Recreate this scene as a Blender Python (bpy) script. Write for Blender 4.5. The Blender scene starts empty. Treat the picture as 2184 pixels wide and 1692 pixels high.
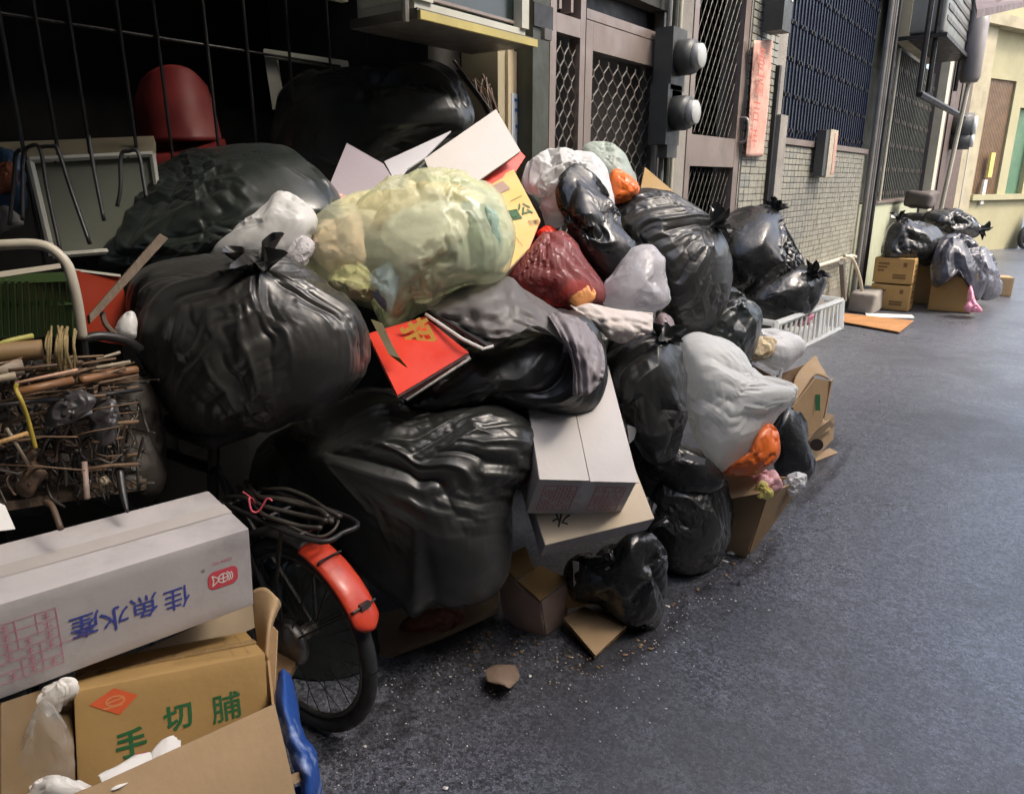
import bpy, bmesh, math, random
import numpy as np
from mathutils import Vector, Matrix
random.seed(7); rng = np.random.default_rng(11)
scene = bpy.context.scene

# ------------------------------------------------------------------ camera
F = 1560.; CX, CY = 1092., 846.; CAMH = 1.5
PITCH = math.radians(16.46); YAW = math.radians(36.8)
fw = np.array([-math.sin(YAW)*math.cos(PITCH), math.cos(YAW)*math.cos(PITCH), -math.sin(PITCH)])
rt = np.array([math.cos(YAW), math.sin(YAW), 0.]); up = np.cross(rt, fw)
CAM = np.array([0., 0., CAMH])
cam_d = bpy.data.cameras.new("camera"); cam = bpy.data.objects.new("camera", cam_d)
scene.collection.objects.link(cam); scene.camera = cam
cam_d.sensor_width = 36.; cam_d.lens = 36.*F/2184.; cam_d.clip_start = .05; cam_d.clip_end = 2000
M = Matrix(((rt[0], up[0], -fw[0], CAM[0]), (rt[1], up[1], -fw[1], CAM[1]), (rt[2], up[2], -fw[2], CAM[2]), (0, 0, 0, 1)))
cam.matrix_world = M

# ------------------------------------------------------------------ light
world = bpy.data.worlds.new("World"); scene.world = world; world.use_nodes = True
wn = world.node_tree.nodes; wl = world.node_tree.links
sky = wn.new("ShaderNodeTexSky"); sky.sky_type = 'NISHITA'; sky.sun_disc = False
SUN_EL, SUN_AZ = math.radians(52), math.radians(72)      # azimuth measured from +Y towards +X
sky.sun_elevation = SUN_EL; sky.sun_rotation = SUN_AZ; sky.dust_density = 5.0; sky.air_density = 1.0; sky.ozone_density = 1.
bg = wn["Background"]; wl.new(sky.outputs[0], bg.inputs[0]); bg.inputs[1].default_value = .15
sl = bpy.data.lights.new("sun", 'SUN'); so = bpy.data.objects.new("sun", sl); scene.collection.objects.link(so)
sl.energy = .9; sl.angle = math.radians(14); sl.color = (1., .93, .82)
sd = Vector((math.sin(SUN_AZ)*math.cos(SUN_EL), math.cos(SUN_AZ)*math.cos(SUN_EL), math.sin(SUN_EL)))
so.rotation_euler = sd.to_track_quat('Z', 'Y').to_euler(); so.location = (3, 6, 12)
vs = scene.view_settings; vs.view_transform = 'Standard'; vs.look = 'None'; vs.exposure = 1.5; vs.gamma = 1; vs.use_curve_mapping = False
scene.cycles.max_bounces = 6; scene.cycles.transparent_max_bounces = 8

# ------------------------------------------------------------------ helpers
def ray(u, v): return fw + rt*(u-CX)/F + up*(CY-v)/F
def P(u, v, d): return CAM + d*ray(u, v)
def G(u, v, z=0.):
    r = ray(u, v); return CAM + r*((z-CAMH)/r[2])
def W(u, v, x=-2.05):
    r = ray(u, v); return CAM + r*(x/r[0])
ORI = {}
def tag(o, label=None, cat=None, group=None, kind=None):
    if label: o["label"] = label
    if cat: o["category"] = cat
    if group: o["group"] = group
    if kind: o["kind"] = kind
    return o
def thing(name, label, cat, loc, group=None):
    o = bpy.data.objects.new(name, None); scene.collection.objects.link(o)
    o.empty_display_size = .1; o.location = tuple(float(c) for c in loc); ORI[o.name] = np.array(loc, float)
    return tag(o, label, cat, group)
def link_mesh(name, me, mat, parent, origin):
    o = bpy.data.objects.new(name, me); scene.collection.objects.link(o)
    if mat is not None:
        if not me.materials: me.materials.append(mat)
    if parent is not None: o.parent = parent
    else: o.location = tuple(origin)
    ORI[o.name] = np.array(origin, float)
    return o
def mesh_obj(name, V, Fc, mat, parent=None, smooth=False, uvq=None):
    V = np.asarray(V, float)
    if parent is not None: org = ORI[parent.name]
    else: org = np.array([(V[:, 0].min()+V[:, 0].max())/2, (V[:, 1].min()+V[:, 1].max())/2, V[:, 2].min()])
    me = bpy.data.meshes.new(name); me.from_pydata((V-org).tolist(), [], Fc.tolist() if isinstance(Fc, np.ndarray) else [tuple(int(i) for i in f) for f in Fc]); me.update()
    if smooth: me.shade_smooth()
    return link_mesh(name, me, mat, parent, org)
def planar(Q):
    """slide points along their sight lines onto their common best plane, so a sheet is truly flat"""
    Q = np.array(Q, float); c = Q.mean(0); n = np.linalg.svd(Q-c)[2][2]; R = Q-CAM; den = R@n
    if (abs(den) < .12*np.linalg.norm(R, axis=1)).any(): return list(Q)
    return list(CAM+R*(((c-CAM)@n)/den)[:, None])
class MB:
    def __init__(s): s.V = []; s.F = []
    def add(s, V, Fc):
        b = len(s.V); s.V += [tuple(map(float, v)) for v in V]; s.F += [tuple(i+b for i in f) for f in Fc]; return s
    def box(s, c, D, R=None):
        R = np.eye(3) if R is None else np.asarray(R); D = np.asarray(D)/2
        V = [np.asarray(c)+R@(np.array([x, y, z])*D) for z in (-1, 1) for y in (-1, 1) for x in (-1, 1)]
        return s.add(V, [(0, 2, 3, 1), (4, 5, 7, 6), (0, 1, 5, 4), (2, 6, 7, 3), (0, 4, 6, 2), (1, 3, 7, 5)])
    def bb(s, x0, x1, y0, y1, z0, z1): return s.box(((x0+x1)/2, (y0+y1)/2, (z0+z1)/2), (x1-x0, y1-y0, z1-z0))
    def panel(s, Q, t=.004):
        Q = [np.asarray(q, float) for q in Q]; n = np.cross(Q[1]-Q[0], Q[-1]-Q[0]); n = n/np.linalg.norm(n)*t/2
        k = len(Q); V = [q+n for q in Q]+[q-n for q in Q]
        return s.add(V, [tuple(range(k)), tuple(range(2*k-1, k-1, -1))]+[(i, k+i, k+(i+1) % k, (i+1) % k) for i in range(k)])
    def tube(s, pts, r, n=8, cap=True):
        pts = [np.asarray(p, float) for p in pts]; m = len(pts); rr = r if hasattr(r, '__len__') else [r]*m
        base = len(s.V); prev = None
        for i, p in enumerate(pts):
            t = pts[min(i+1, m-1)]-pts[max(i-1, 0)]; t = t/(np.linalg.norm(t)+1e-9)
            if prev is None:
                a = np.array([0, 0, 1.]) if abs(t[2]) < .9 else np.array([1., 0, 0]); a = np.cross(t, a)
            else: a = prev-t*(prev@t)
            a = a/(np.linalg.norm(a)+1e-9); prev = a; b = np.cross(t, a)
            for k in range(n):
                w = 2*math.pi*k/n; s.V.append(tuple(p+rr[i]*(math.cos(w)*a+math.sin(w)*b)))
        for i in range(m-1):
            for k in range(n):
                A = base+i*n+k; B = base+i*n+(k+1) % n; s.F.append((A, B, B+n, A+n))
        if cap:
            s.F.append(tuple(base+k for k in range(n))[::-1]); s.F.append(tuple(base+(m-1)*n+k for k in range(n)))
        return s
    def build(s, name, mat, parent=None, smooth=False, kind=None):
        o = mesh_obj(name, s.V, s.F, mat, parent, smooth)
        if kind: o["kind"] = kind
        return o
def catmull(pts, n=6, closed=False):
    pts = [np.asarray(p, float) for p in pts]; m = len(pts); out = []
    for i in range(m if closed else m-1):
        if closed: a, b, c, d = pts[(i-1) % m], pts[i], pts[(i+1) % m], pts[(i+2) % m]
        else: a, b, c, d = pts[max(i-1, 0)], pts[i], pts[i+1], pts[min(i+2, m-1)]
        for k in range(n):
            t = k/n; out.append(.5*((2*b)+(-a+c)*t+(2*a-5*b+4*c-d)*t*t+(-a+3*b-3*c+d)*t**3))
    if not closed: out.append(pts[-1])
    return out
def rotz(a): c, s = math.cos(a), math.sin(a); return np.array([[c, -s, 0], [s, c, 0], [0, 0, 1.]])
def rotx(a): c, s = math.cos(a), math.sin(a); return np.array([[1., 0, 0], [0, c, -s], [0, s, c]])
def roty(a): c, s = math.cos(a), math.sin(a); return np.array([[c, 0, s], [0, 1., 0], [-s, 0, c]])

# ------------------------------------------------------------------ materials
def mat(name, col, rough=.6, var=.25, scale=6., bump=.0, bscale=40., metal=0., spec=.5, col2=None, coat=0., trans=0., stain=0., aniso=None, alpha=1., streak=None):
    m = bpy.data.materials.new(name); m.use_nodes = True; nt = m.node_tree; N = nt.nodes; L = nt.links
    b = N["Principled BSDF"]; b.inputs["Roughness"].default_value = rough; b.inputs["Metallic"].default_value = metal
    b.inputs["Specular IOR Level"].default_value = spec; b.inputs["Coat Weight"].default_value = coat; b.inputs["Coat Roughness"].default_value = .15
    tc = N.new("ShaderNodeTexCoord"); mp = N.new("ShaderNodeMapping"); L.new(tc.outputs["Object"], mp.inputs[0])
    if aniso: mp.inputs["Scale"].default_value = aniso
    nz = N.new("ShaderNodeTexNoise"); nz.inputs["Scale"].default_value = scale; nz.inputs["Detail"].default_value = 6; nz.inputs["Roughness"].default_value = .62
    L.new(mp.outputs[0], nz.inputs[0])
    rp = N.new("ShaderNodeValToRGB"); rp.color_ramp.elements[0].position = .3; rp.color_ramp.elements[1].position = .72
    c = np.array(col); c2 = np.array(col2) if col2 is not None else c*(1+var)
    c1 = c*(1-var) if col2 is None else c
    rp.color_ramp.elements[0].color = (*c1, 1); rp.color_ramp.elements[1].color = (*np.minimum(c2, 1), 1)
    L.new(nz.outputs[0], rp.inputs[0]); last = rp.outputs[0]
    if stain > 0:
        n2 = N.new("ShaderNodeTexNoise"); n2.inputs["Scale"].default_value = scale*.35; n2.inputs["Detail"].default_value = 9; n2.inputs["Roughness"].default_value = .7
        L.new(mp.outputs[0], n2.inputs[0]); r2 = N.new("ShaderNodeValToRGB"); r2.color_ramp.elements[0].position = .5; r2.color_ramp.elements[1].position = .68
        r2.color_ramp.elements[1].color = (stain, stain, stain, 1); r2.color_ramp.elements[0].color = (0, 0, 0, 1)
        L.new(n2.outputs[0], r2.inputs[0]); mx = N.new("ShaderNodeMixRGB"); mx.blend_type = 'MIX'; L.new(r2.outputs[0], mx.inputs[0]); L.new(last, mx.inputs[1])
        mx.inputs[2].default_value = (*(c*.35+np.array([.01, .008, .004])), 1); last = mx.outputs[0]
    L.new(last, b.inputs["Base Color"])
    rr = N.new("ShaderNodeMapRange"); rr.inputs[1].default_value = .3; rr.inputs[2].default_value = .7; rr.inputs[3].default_value = max(rough-.12, .05); rr.inputs[4].default_value = min(rough+.14, 1)
    n3 = N.new("ShaderNodeTexNoise"); n3.inputs["Scale"].default_value = scale*2.3; n3.inputs["Detail"].default_value = 5; L.new(mp.outputs[0], n3.inputs[0])
    L.new(n3.outputs[0], rr.inputs[0]); L.new(rr.outputs[0], b.inputs["Roughness"])
    if bump > 0:
        nb = N.new("ShaderNodeTexNoise"); nb.inputs["Scale"].default_value = bscale; nb.inputs["Detail"].default_value = 7 if trans == 0 and "film" not in name else 1.5; nb.inputs["Roughness"].default_value = .5
        L.new(mp.outputs[0], nb.inputs[0]); bp = N.new("ShaderNodeBump"); bp.inputs["Strength"].default_value = bump; bp.inputs["Distance"].default_value = .01
        L.new(nb.outputs[0], bp.inputs["Height"]); L.new(bp.outputs[0], b.inputs["Normal"])
    if trans > 0:      # thin film: part of the light passes straight through, part is scattered
        out = N["Material Output"]; tr = N.new("ShaderNodeBsdfTransparent"); tr.inputs[0].default_value = (*(np.minimum(c*1.25+.1, 1)), 1)
        tl = N.new("ShaderNodeBsdfTranslucent"); L.new(last, tl.inputs[0])
        m1 = N.new("ShaderNodeMixShader"); m1.inputs[0].default_value = .28; L.new(b.outputs[0], m1.inputs[1]); L.new(tl.outputs[0], m1.inputs[2])
        if "Normal" in tl.inputs and bump > 0: L.new(bp.outputs[0], tl.inputs["Normal"])
        m2 = N.new("ShaderNodeMixShader"); m2.inputs[0].default_value = trans
        n4 = N.new("ShaderNodeMapRange"); n4.inputs[1].default_value = .25; n4.inputs[2].default_value = .75; n4.inputs[3].default_value = max(trans-.2, 0); n4.inputs[4].default_value = min(trans+.2, 1)
        L.new(nz.outputs[0], n4.inputs[0]); L.new(n4.outputs[0], m2.inputs[0])
        L.new(m1.outputs[0], m2.inputs[1]); L.new(tr.outputs[0], m2.inputs[2]); L.new(m2.outputs[0], out.inputs[0])
    return m
def bagmat(name, col, rough=.3, bump=.35, var=.3, dust=.03):
    m = mat(name, col, rough, var, 5., 0, spec=.6); nt = m.node_tree; N = nt.nodes; L = nt.links; b = N["Principled BSDF"]
    tc = N.new("ShaderNodeTexCoord")
    nw = N.new("ShaderNodeTexNoise"); nw.inputs["Scale"].default_value = 4.; nw.inputs["Detail"].default_value = 2; L.new(tc.outputs["Object"], nw.inputs[0])
    ad = N.new("ShaderNodeVectorMath"); ad.operation = 'MULTIPLY_ADD'; ad.inputs[1].default_value = (.5, .5, .5); L.new(nw.outputs[1], ad.inputs[0]); L.new(tc.outputs["Object"], ad.inputs[2])
    n1 = N.new("ShaderNodeTexNoise"); n1.noise_type = 'RIDGED_MULTIFRACTAL'; n1.inputs["Scale"].default_value = 11.; n1.inputs["Detail"].default_value = 3; n1.inputs["Roughness"].default_value = .5
    mp = N.new("ShaderNodeMapping"); mp.inputs["Scale"].default_value = (1., 1., .55); mp.inputs["Rotation"].default_value = (.5, .4, .3); L.new(ad.outputs[0], mp.inputs[0]); L.new(mp.outputs[0], n1.inputs[0])
    n2 = N.new("ShaderNodeTexNoise"); n2.inputs["Scale"].default_value = 45.; n2.inputs["Detail"].default_value = 4; L.new(tc.outputs["Object"], n2.inputs[0])
    a = N.new("ShaderNodeMath"); a.operation = 'MULTIPLY_ADD'; a.inputs[1].default_value = .02; L.new(n2.outputs[0], a.inputs[0]); L.new(n1.outputs[0], a.inputs[2])
    mp2 = N.new("ShaderNodeMapping"); mp2.inputs["Scale"].default_value = (1., .16, .3); mp2.inputs["Rotation"].default_value = (.4, .9, .6); L.new(ad.outputs[0], mp2.inputs[0])
    n6 = N.new("ShaderNodeTexNoise"); n6.noise_type = 'RIDGED_MULTIFRACTAL'; n6.inputs["Scale"].default_value = 26.; n6.inputs["Detail"].default_value = 2; L.new(mp2.outputs[0], n6.inputs[0])
    a6 = N.new("ShaderNodeMath"); a6.operation = 'MULTIPLY_ADD'; a6.inputs[1].default_value = .6; L.new(n6.outputs[0], a6.inputs[0]); L.new(a.outputs[0], a6.inputs[2]); a = a6
    n5 = N.new("ShaderNodeTexNoise"); n5.inputs["Scale"].default_value = 3.5; n5.inputs["Detail"].default_value = 2; L.new(tc.outputs["Object"], n5.inputs[0])
    mr = N.new("ShaderNodeMapRange"); mr.inputs[1].default_value = .42; mr.inputs[2].default_value = .58; L.new(n5.outputs[0], mr.inputs[0])
    mm = N.new("ShaderNodeMath"); mm.operation = 'MULTIPLY'; L.new(a.outputs[0], mm.inputs[0]); L.new(mr.outputs[0], mm.inputs[1]); a = mm
    bp = N.new("ShaderNodeBump"); bp.inputs["Strength"].default_value = bump*1.5; bp.inputs["Distance"].default_value = .008; L.new(a.outputs[0], bp.inputs["Height"]); L.new(bp.outputs[0], b.inputs["Normal"])
    b.inputs["Coat Weight"].default_value = .05; b.inputs["Coat Roughness"].default_value = .12
    b.inputs["Sheen Weight"].default_value = dust; b.inputs["Sheen Roughness"].default_value = .5
    return m
BLK = [bagmat("black_plastic_a", (.023, .0245, .023), .38), bagmat("black_plastic_b", (.019, .02, .0195), .36), bagmat("black_plastic_c", (.028, .0275, .0255), .39)]
BLKG = bagmat("greenblack_plastic", (.018, .023, .0205), .37)
BLKS = bagmat("shiny_black_plastic", (.012, .0125, .0125), .27, .5)
GREYB = bagmat("greyblack_plastic", (.05, .046, .048), .38)
GREYF = mat("grey_film", (.25, .235, .23), .4, .15, 5, .3, 25, trans=.25)
WHT = mat("white_film", (.8, .8, .79), .42, .06, 5, .3, 22, trans=.04)
WHTB = mat("bluewhite_film", (.76, .77, .74), .42, .06, 5, .3, 20, trans=.03)
WHTG = mat("greenwhite_film", (.5, .56, .5), .4, .1, 5, .3, 20, trans=.1)
CLR = mat("clear_film", (.75, .73, .76), .25, .08, 6, .6, 18, trans=.32, spec=.7)
GRN = mat("green_film", (.78, .82, .62), .24, .05, 4, .15, 12, trans=.57, spec=.9)
REDF = mat("red_film", (.5, .17, .17), .25, .15, 5, .2, 14, trans=.4, spec=.7)
ORG = mat("orange_film", (.8, .17, .03), .35, .15, 8, .25, 20)
PNK = mat("pink_film", (.75, .3, .42), .4, .2, 8, .4, 25)
YEL = mat("yellow_film", (.7, .6, .18), .4, .2, 8, .3, 25)
CARD = mat("cardboard", (.36, .235, .115), .78, .14, 5, .12, 60, stain=.25)
CARD2 = mat("cardboard_light", (.4, .275, .15), .8, .12, 5, .12, 60, stain=.2)
CARD3 = mat("cardboard_yellow", (.36, .225, .08), .72, .1, 4, .08, 60, stain=.15)
CARDD = mat("cardboard_wet", (.2, .12, .06), .7, .25, 7, .15, 50, stain=.5)
CARDO = mat("cardboard_orange", (.36, .17, .06), .7, .2, 5, .1, 50)
CBEIGE = mat("beige_board", (.62, .52, .38), .65, .08, 4, .06, 60, stain=.2)
WBOARD = mat("white_board", (.44, .415, .42), .6, .06, 7, .06, 60, stain=.5)
WBOARD2 = mat("white_board_clean", (.55, .52, .495), .55, .03, 3, .05, 60, stain=.14)
LILAC = mat("lilac_board", (.42, .37, .42), .6, .06, 3, .05, 60)
YBOX = mat("yellow_carton", (.66, .42, .12), .55, .1, 4, .06, 60)
REDP = mat("red_print", (.75, .05, .025), .4, .08, 6, .05, 60)
GOLD = mat("gold_ink", (.75, .42, .09), .45, .1, 10)
PINKI = mat("pink_ink", (.55, .12, .2), .6, .1, 10)
BLUEI = mat("blue_ink", (.05, .07, .33), .6, .1, 10)
GREENI = mat("green_ink", (.02, .12, .04), .6, .15, 10)
REDI = mat("red_ink", (.6, .1, .03), .6, .12, 10)
REDL = mat("red_logo_ink", (.6, .07, .1), .55, .08, 10)
BRNI = mat("brown_ink", (.13, .07, .02), .6, .1, 10)
BLKI = mat("black_ink", (.02, .018, .016), .5, .1, 10)
PAPER = mat("paper", (.72, .7, .66), .7, .06, 6, .1, 40, stain=.1)
DARKP = mat("dark_panel", (.035, .035, .037), .4, .2, 5)
ASPH = None
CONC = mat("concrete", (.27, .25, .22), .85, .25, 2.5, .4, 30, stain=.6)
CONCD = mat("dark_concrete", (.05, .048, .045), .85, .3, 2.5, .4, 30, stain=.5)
PLAS = mat("yellow_plaster", (.42, .37, .25), .8, .15, 3, .2, 30, stain=.5)
PLASF = mat("pale_plaster", (.4, .37, .22), .8, .1, 1.5, .15, 20, stain=.3)
PLASG = mat("green_plaster", (.38, .4, .28), .8, .12, 1.5, .15, 20, stain=.35)
TILE = mat("tile_glaze", (.31, .3, .245), .35, .18, 9, .08, 50, stain=.35)
TILE2 = mat("tile_glaze_grey", (.25, .25, .22), .35, .2, 9, .08, 50, stain=.35)
GROUT = mat("grout", (.19, .18, .15), .9, .2, 10, .3, 60)
ALU = mat("pinkish_aluminium", (.26, .21, .185), .42, .12, 5, .05, 60, metal=.35, stain=.3)
ALUD = mat("dull_aluminium", (.12, .11, .1), .45, .2, 6, .05, 60, metal=.4)
LATT = mat("lattice_metal", (.2, .18, .155), .42, .2, 8, metal=.5)
MESHM = mat("mesh_wire", (.09, .085, .075), .45, .2, 8, metal=.5)
GRNM = mat("dark_green_paint", (.045, .05, .035), .5, .25, 6, .15, 40, stain=.3)
BLUM = mat("blue_paint", (.006, .014, .04), .45, .25, 6, .1, 50)
BLUBK = mat("blue_panel", (.004, .008, .02), .5, .2, 4)
GGRIL = mat("grey_green_steel", (.09, .095, .08), .5, .3, 8, .1, 40)
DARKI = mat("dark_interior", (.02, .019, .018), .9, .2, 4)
WFRAME = mat("white_frame_paint", (.5, .5, .43), .5, .1, 5, .1, 50, stain=.35)
YEDGE = mat("yellowed_edge", (.45, .38, .13), .5, .15, 8, .1, 40, stain=.4)
GLASSD = mat("dark_glass", (.012, .02, .018), .12, .2, 3, spec=.7)
METERB = mat("meter_body", (.06, .063, .06), .5, .2, 6)
METERG = mat("meter_glass", (.45, .46, .44), .35, .05, 6, spec=.8)
STEEL = mat("steel_pipe", (.32, .31, .29), .4, .2, 8, .05, 50, metal=.6)
PIPEG = mat("grey_pipe", (.17, .165, .15), .5, .2, 6, .05, 50)
PIPEW = mat("pale_pipe", (.5, .47, .37), .5, .12, 6, .05, 50, stain=.3)
IRON = mat("black_iron", (.015, .014, .014), .45, .3, 8, .1, 40)
REDPL = mat("red_chair_plastic", (.14, .012, .011), .6, .1, 5)
REDPT = mat("red_fender_paint", (.52, .045, .018), .42, .15, 9, .06, 80, coat=.15, stain=.7)
RUB = mat("tyre_rubber", (.018, .019, .02), .6, .2, 12, .2, 60)
CHRM = mat("worn_chrome", (.2, .19, .175), .38, .25, 10, metal=.9)
BAMB = mat("bamboo", (.4, .24, .09), .5, .25, 12, .1, 50, aniso=(1, 1, 5))
BAMO = mat("orange_bamboo", (.17, .08, .032), .45, .25, 12, .1, 50)
WOOD = mat("grey_wood", (.1, .07, .045), .7, .25, 8, .25, 50, aniso=(6, 6, 1), stain=.3)
WOODT = mat("tan_roll", (.19, .12, .055), .6, .15, 6, .1, 40)
ROPE = mat("straw_rope", (.2, .15, .065), .8, .3, 30, .3, 80)
WIRE = mat("dark_wire", (.03, .026, .022), .5, .3, 8)
WIREB = mat("brown_wire", (.085, .052, .032), .6, .3, 8)
WIREP = mat("pale_strip", (.26, .215, .15), .6, .2, 8)
YSTR = mat("yellow_strap", (.34, .25, .035), .5, .2, 8)
TUBEW = mat("ivory_tube_paint", (.4, .37, .3), .4, .08, 6, stain=.35)
GCRATE = mat("green_crate_plastic", (.035, .065, .018), .5, .25, 6)
PANELW = mat("grey_green_panel", (.15, .16, .125), .5, .1, 4, stain=.2)
BLUEP = mat("blue_plastic", (.02, .1, .4), .35, .25, 6, .25, 20, stain=.0)
BLUEW = mat("blue_worn_plastic", (.015, .07, .3), .55, .2, 9, .3, 30, col2=(.45, .55, .75))
for _n in BLUEW.node_tree.nodes:
    if _n.type == 'VALTORGB': _n.color_ramp.elements[0].position = .52; _n.color_ramp.elements[1].position = .68
CRATEW = mat("white_crate_plastic", (.85, .86, .82), .4, .06, 6, trans=.12)
COUP = mat("faded_red_paper", (.52, .24, .18), .8, .12, 9, .15, 30, col2=(.62, .45, .37), stain=.12)
NOTE = mat("blue_white_notice", (.55, .6, .66), .6, .08, 10, .1, 30)
CLOTH = mat("white_cloth", (.6, .54, .5), .85, .1, 6, .3, 60)
FLOWER = mat("food_scraps", (.6, .4, .2), .6, .4, 30, .4, 60, col2=(.7, .65, .45))
def greenmat(): return mat("green_shutter", (.1, .2, .12), .5, .1, 4, .1, 20, stain=.2)
GSHUT = greenmat()
BRGR = mat("brown_grille_paint", (.16, .095, .05), .5, .25, 6, .1, 40)
BROWND = mat("brown_door_paint", (.1, .07, .06), .55, .15, 4, .1, 40)
SKINP = mat("pink_scrap", (.7, .38, .4), .5, .2, 10, .3, 30)

def asphalt():
    m = bpy.data.materials.new("asphalt"); m.use_nodes = True; nt = m.node_tree; N = nt.nodes; L = nt.links; b = N["Principled BSDF"]
    tc = N.new("ShaderNodeTexCoord")
    def noise(s, d, r=.6):
        n = N.new("ShaderNodeTexNoise"); n.inputs["Scale"].default_value = s; n.inputs["Detail"].default_value = d; n.inputs["Roughness"].default_value = r; L.new(tc.outputs["Object"], n.inputs[0]); return n
    big = noise(.9, 5); mid = noise(14, 5); fine = noise(210, 2, .6)
    vo = N.new("ShaderNodeTexVoronoi"); vo.inputs["Scale"].default_value = 190; L.new(tc.outputs["Object"], vo.inputs[0])
    rp = N.new("ShaderNodeValToRGB"); rp.color_ramp.elements[0].color = (.03, .033, .041, 1); rp.color_ramp.elements[1].color = (.15, .16, .19, 1)
    rp.color_ramp.elements[0].position = .38; rp.color_ramp.elements[1].position = .62
    mx = N.new("ShaderNodeMath"); mx.operation = 'MULTIPLY_ADD'; mx.inputs[1].default_value = .75; L.new(fine.outputs[0], mx.inputs[0])
    hf = N.new("ShaderNodeMath"); hf.operation = 'MULTIPLY'; hf.inputs[1].default_value = .25; L.new(mid.outputs[0], hf.inputs[0]); L.new(hf.outputs[0], mx.inputs[2]); L.new(mx.outputs[0], rp.inputs[0])
    # pale crumbs and stones
    r2 = N.new("ShaderNodeValToRGB"); r2.color_ramp.elements[0].position = .86; r2.color_ramp.elements[1].position = .97; L.new(vo.outputs["Color"], r2.inputs[0])
    r3 = N.new("ShaderNodeValToRGB"); r3.color_ramp.elements[0].position = .28; r3.color_ramp.elements[1].position = .18; r3.color_ramp.elements[0].color = (0, 0, 0, 1); r3.color_ramp.elements[1].color = (1, 1, 1, 1)
    L.new(vo.outputs["Distance"], r3.inputs[0])
    ml = N.new("ShaderNodeMixRGB"); ml.blend_type = 'MULTIPLY'; ml.inputs[0].default_value = 1; L.new(r2.outputs[0], ml.inputs[1]); L.new(r3.outputs[0], ml.inputs[2])
    mm = N.new("ShaderNodeMixRGB"); mm.inputs[2].default_value = (.2, .2, .21, 1); L.new(ml.outputs[0], mm.inputs[0]); L.new(rp.outputs[0], mm.inputs[1])
    vo2 = N.new("ShaderNodeTexVoronoi"); vo2.inputs["Scale"].default_value = 105; L.new(tc.outputs["Object"], vo2.inputs[0]); sx = N.new("ShaderNodeSeparateColor"); L.new(vo2.outputs["Color"], sx.inputs[0])
    gr = N.new("ShaderNodeMapRange"); gr.inputs[1].default_value = 0; gr.inputs[2].default_value = 1; gr.inputs[3].default_value = .35; gr.inputs[4].default_value = 1.65; L.new(sx.outputs[0], gr.inputs[0])
    mg = N.new("ShaderNodeMixRGB"); mg.blend_type = 'MULTIPLY'; mg.inputs[0].default_value = 1.; L.new(mm.outputs[0], mg.inputs[1]); L.new(gr.outputs[0], mg.inputs[2]); mm = mg
    # brownish grime patches
    r4 = N.new("ShaderNodeValToRGB"); r4.color_ramp.elements[0].position = .45; r4.color_ramp.elements[1].position = .75; r4.color_ramp.elements[1].color = (.3, .3, .3, 1); L.new(big.outputs[0], r4.inputs[0])
    m4 = N.new("ShaderNodeMixRGB"); m4.inputs[2].default_value = (.1, .098, .1, 1); L.new(r4.outputs[0], m4.inputs[0]); L.new(mm.outputs[0], m4.inputs[1]); 
    st = noise(.45, 8, .68); r5 = N.new("ShaderNodeValToRGB"); r5.color_ramp.elements[0].position = .5; r5.color_ramp.elements[1].position = .62; r5.color_ramp.elements[1].color = (.6, .6, .6, 1); L.new(st.outputs[0], r5.inputs[0])
    m5 = N.new("ShaderNodeMixRGB"); m5.inputs[2].default_value = (.03, .03, .033, 1); L.new(r5.outputs[0], m5.inputs[0]); L.new(m4.outputs[0], m5.inputs[1])
    sc_ = noise(3.2, 10, .75); r6 = N.new("ShaderNodeValToRGB"); r6.color_ramp.elements[0].position = .66; r6.color_ramp.elements[1].position = .74; r6.color_ramp.elements[1].color = (.35, .35, .35, 1); L.new(sc_.outputs[0], r6.inputs[0])
    m6 = N.new("ShaderNodeMixRGB"); m6.inputs[2].default_value = (.26, .26, .25, 1); L.new(r6.outputs[0], m6.inputs[0]); L.new(m5.outputs[0], m6.inputs[1]); L.new(m6.outputs[0], b.inputs["Base Color"])
    rr = N.new("ShaderNodeMapRange"); rr.inputs[1].default_value = .3; rr.inputs[2].default_value = .7; rr.inputs[3].default_value = .24; rr.inputs[4].default_value = .46; L.new(big.outputs[0], rr.inputs[0]); L.new(rr.outputs[0], b.inputs["Roughness"])
    ah = N.new("ShaderNodeMath"); ah.operation = 'MULTIPLY_ADD'; ah.inputs[1].default_value = 1.2; L.new(fine.outputs[0], ah.inputs[0]); ah.inputs[2].default_value = 0.
    bp = N.new("ShaderNodeBump"); bp.inputs["Strength"].default_value = .45; bp.inputs["Distance"].default_value = .0025; L.new(ah.outputs[0], bp.inputs["Height"]); L.new(bp.outputs[0], b.inputs["Normal"])
    b.inputs["Specular IOR Level"].default_value = .9
    return m
ASPH = asphalt()

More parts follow.
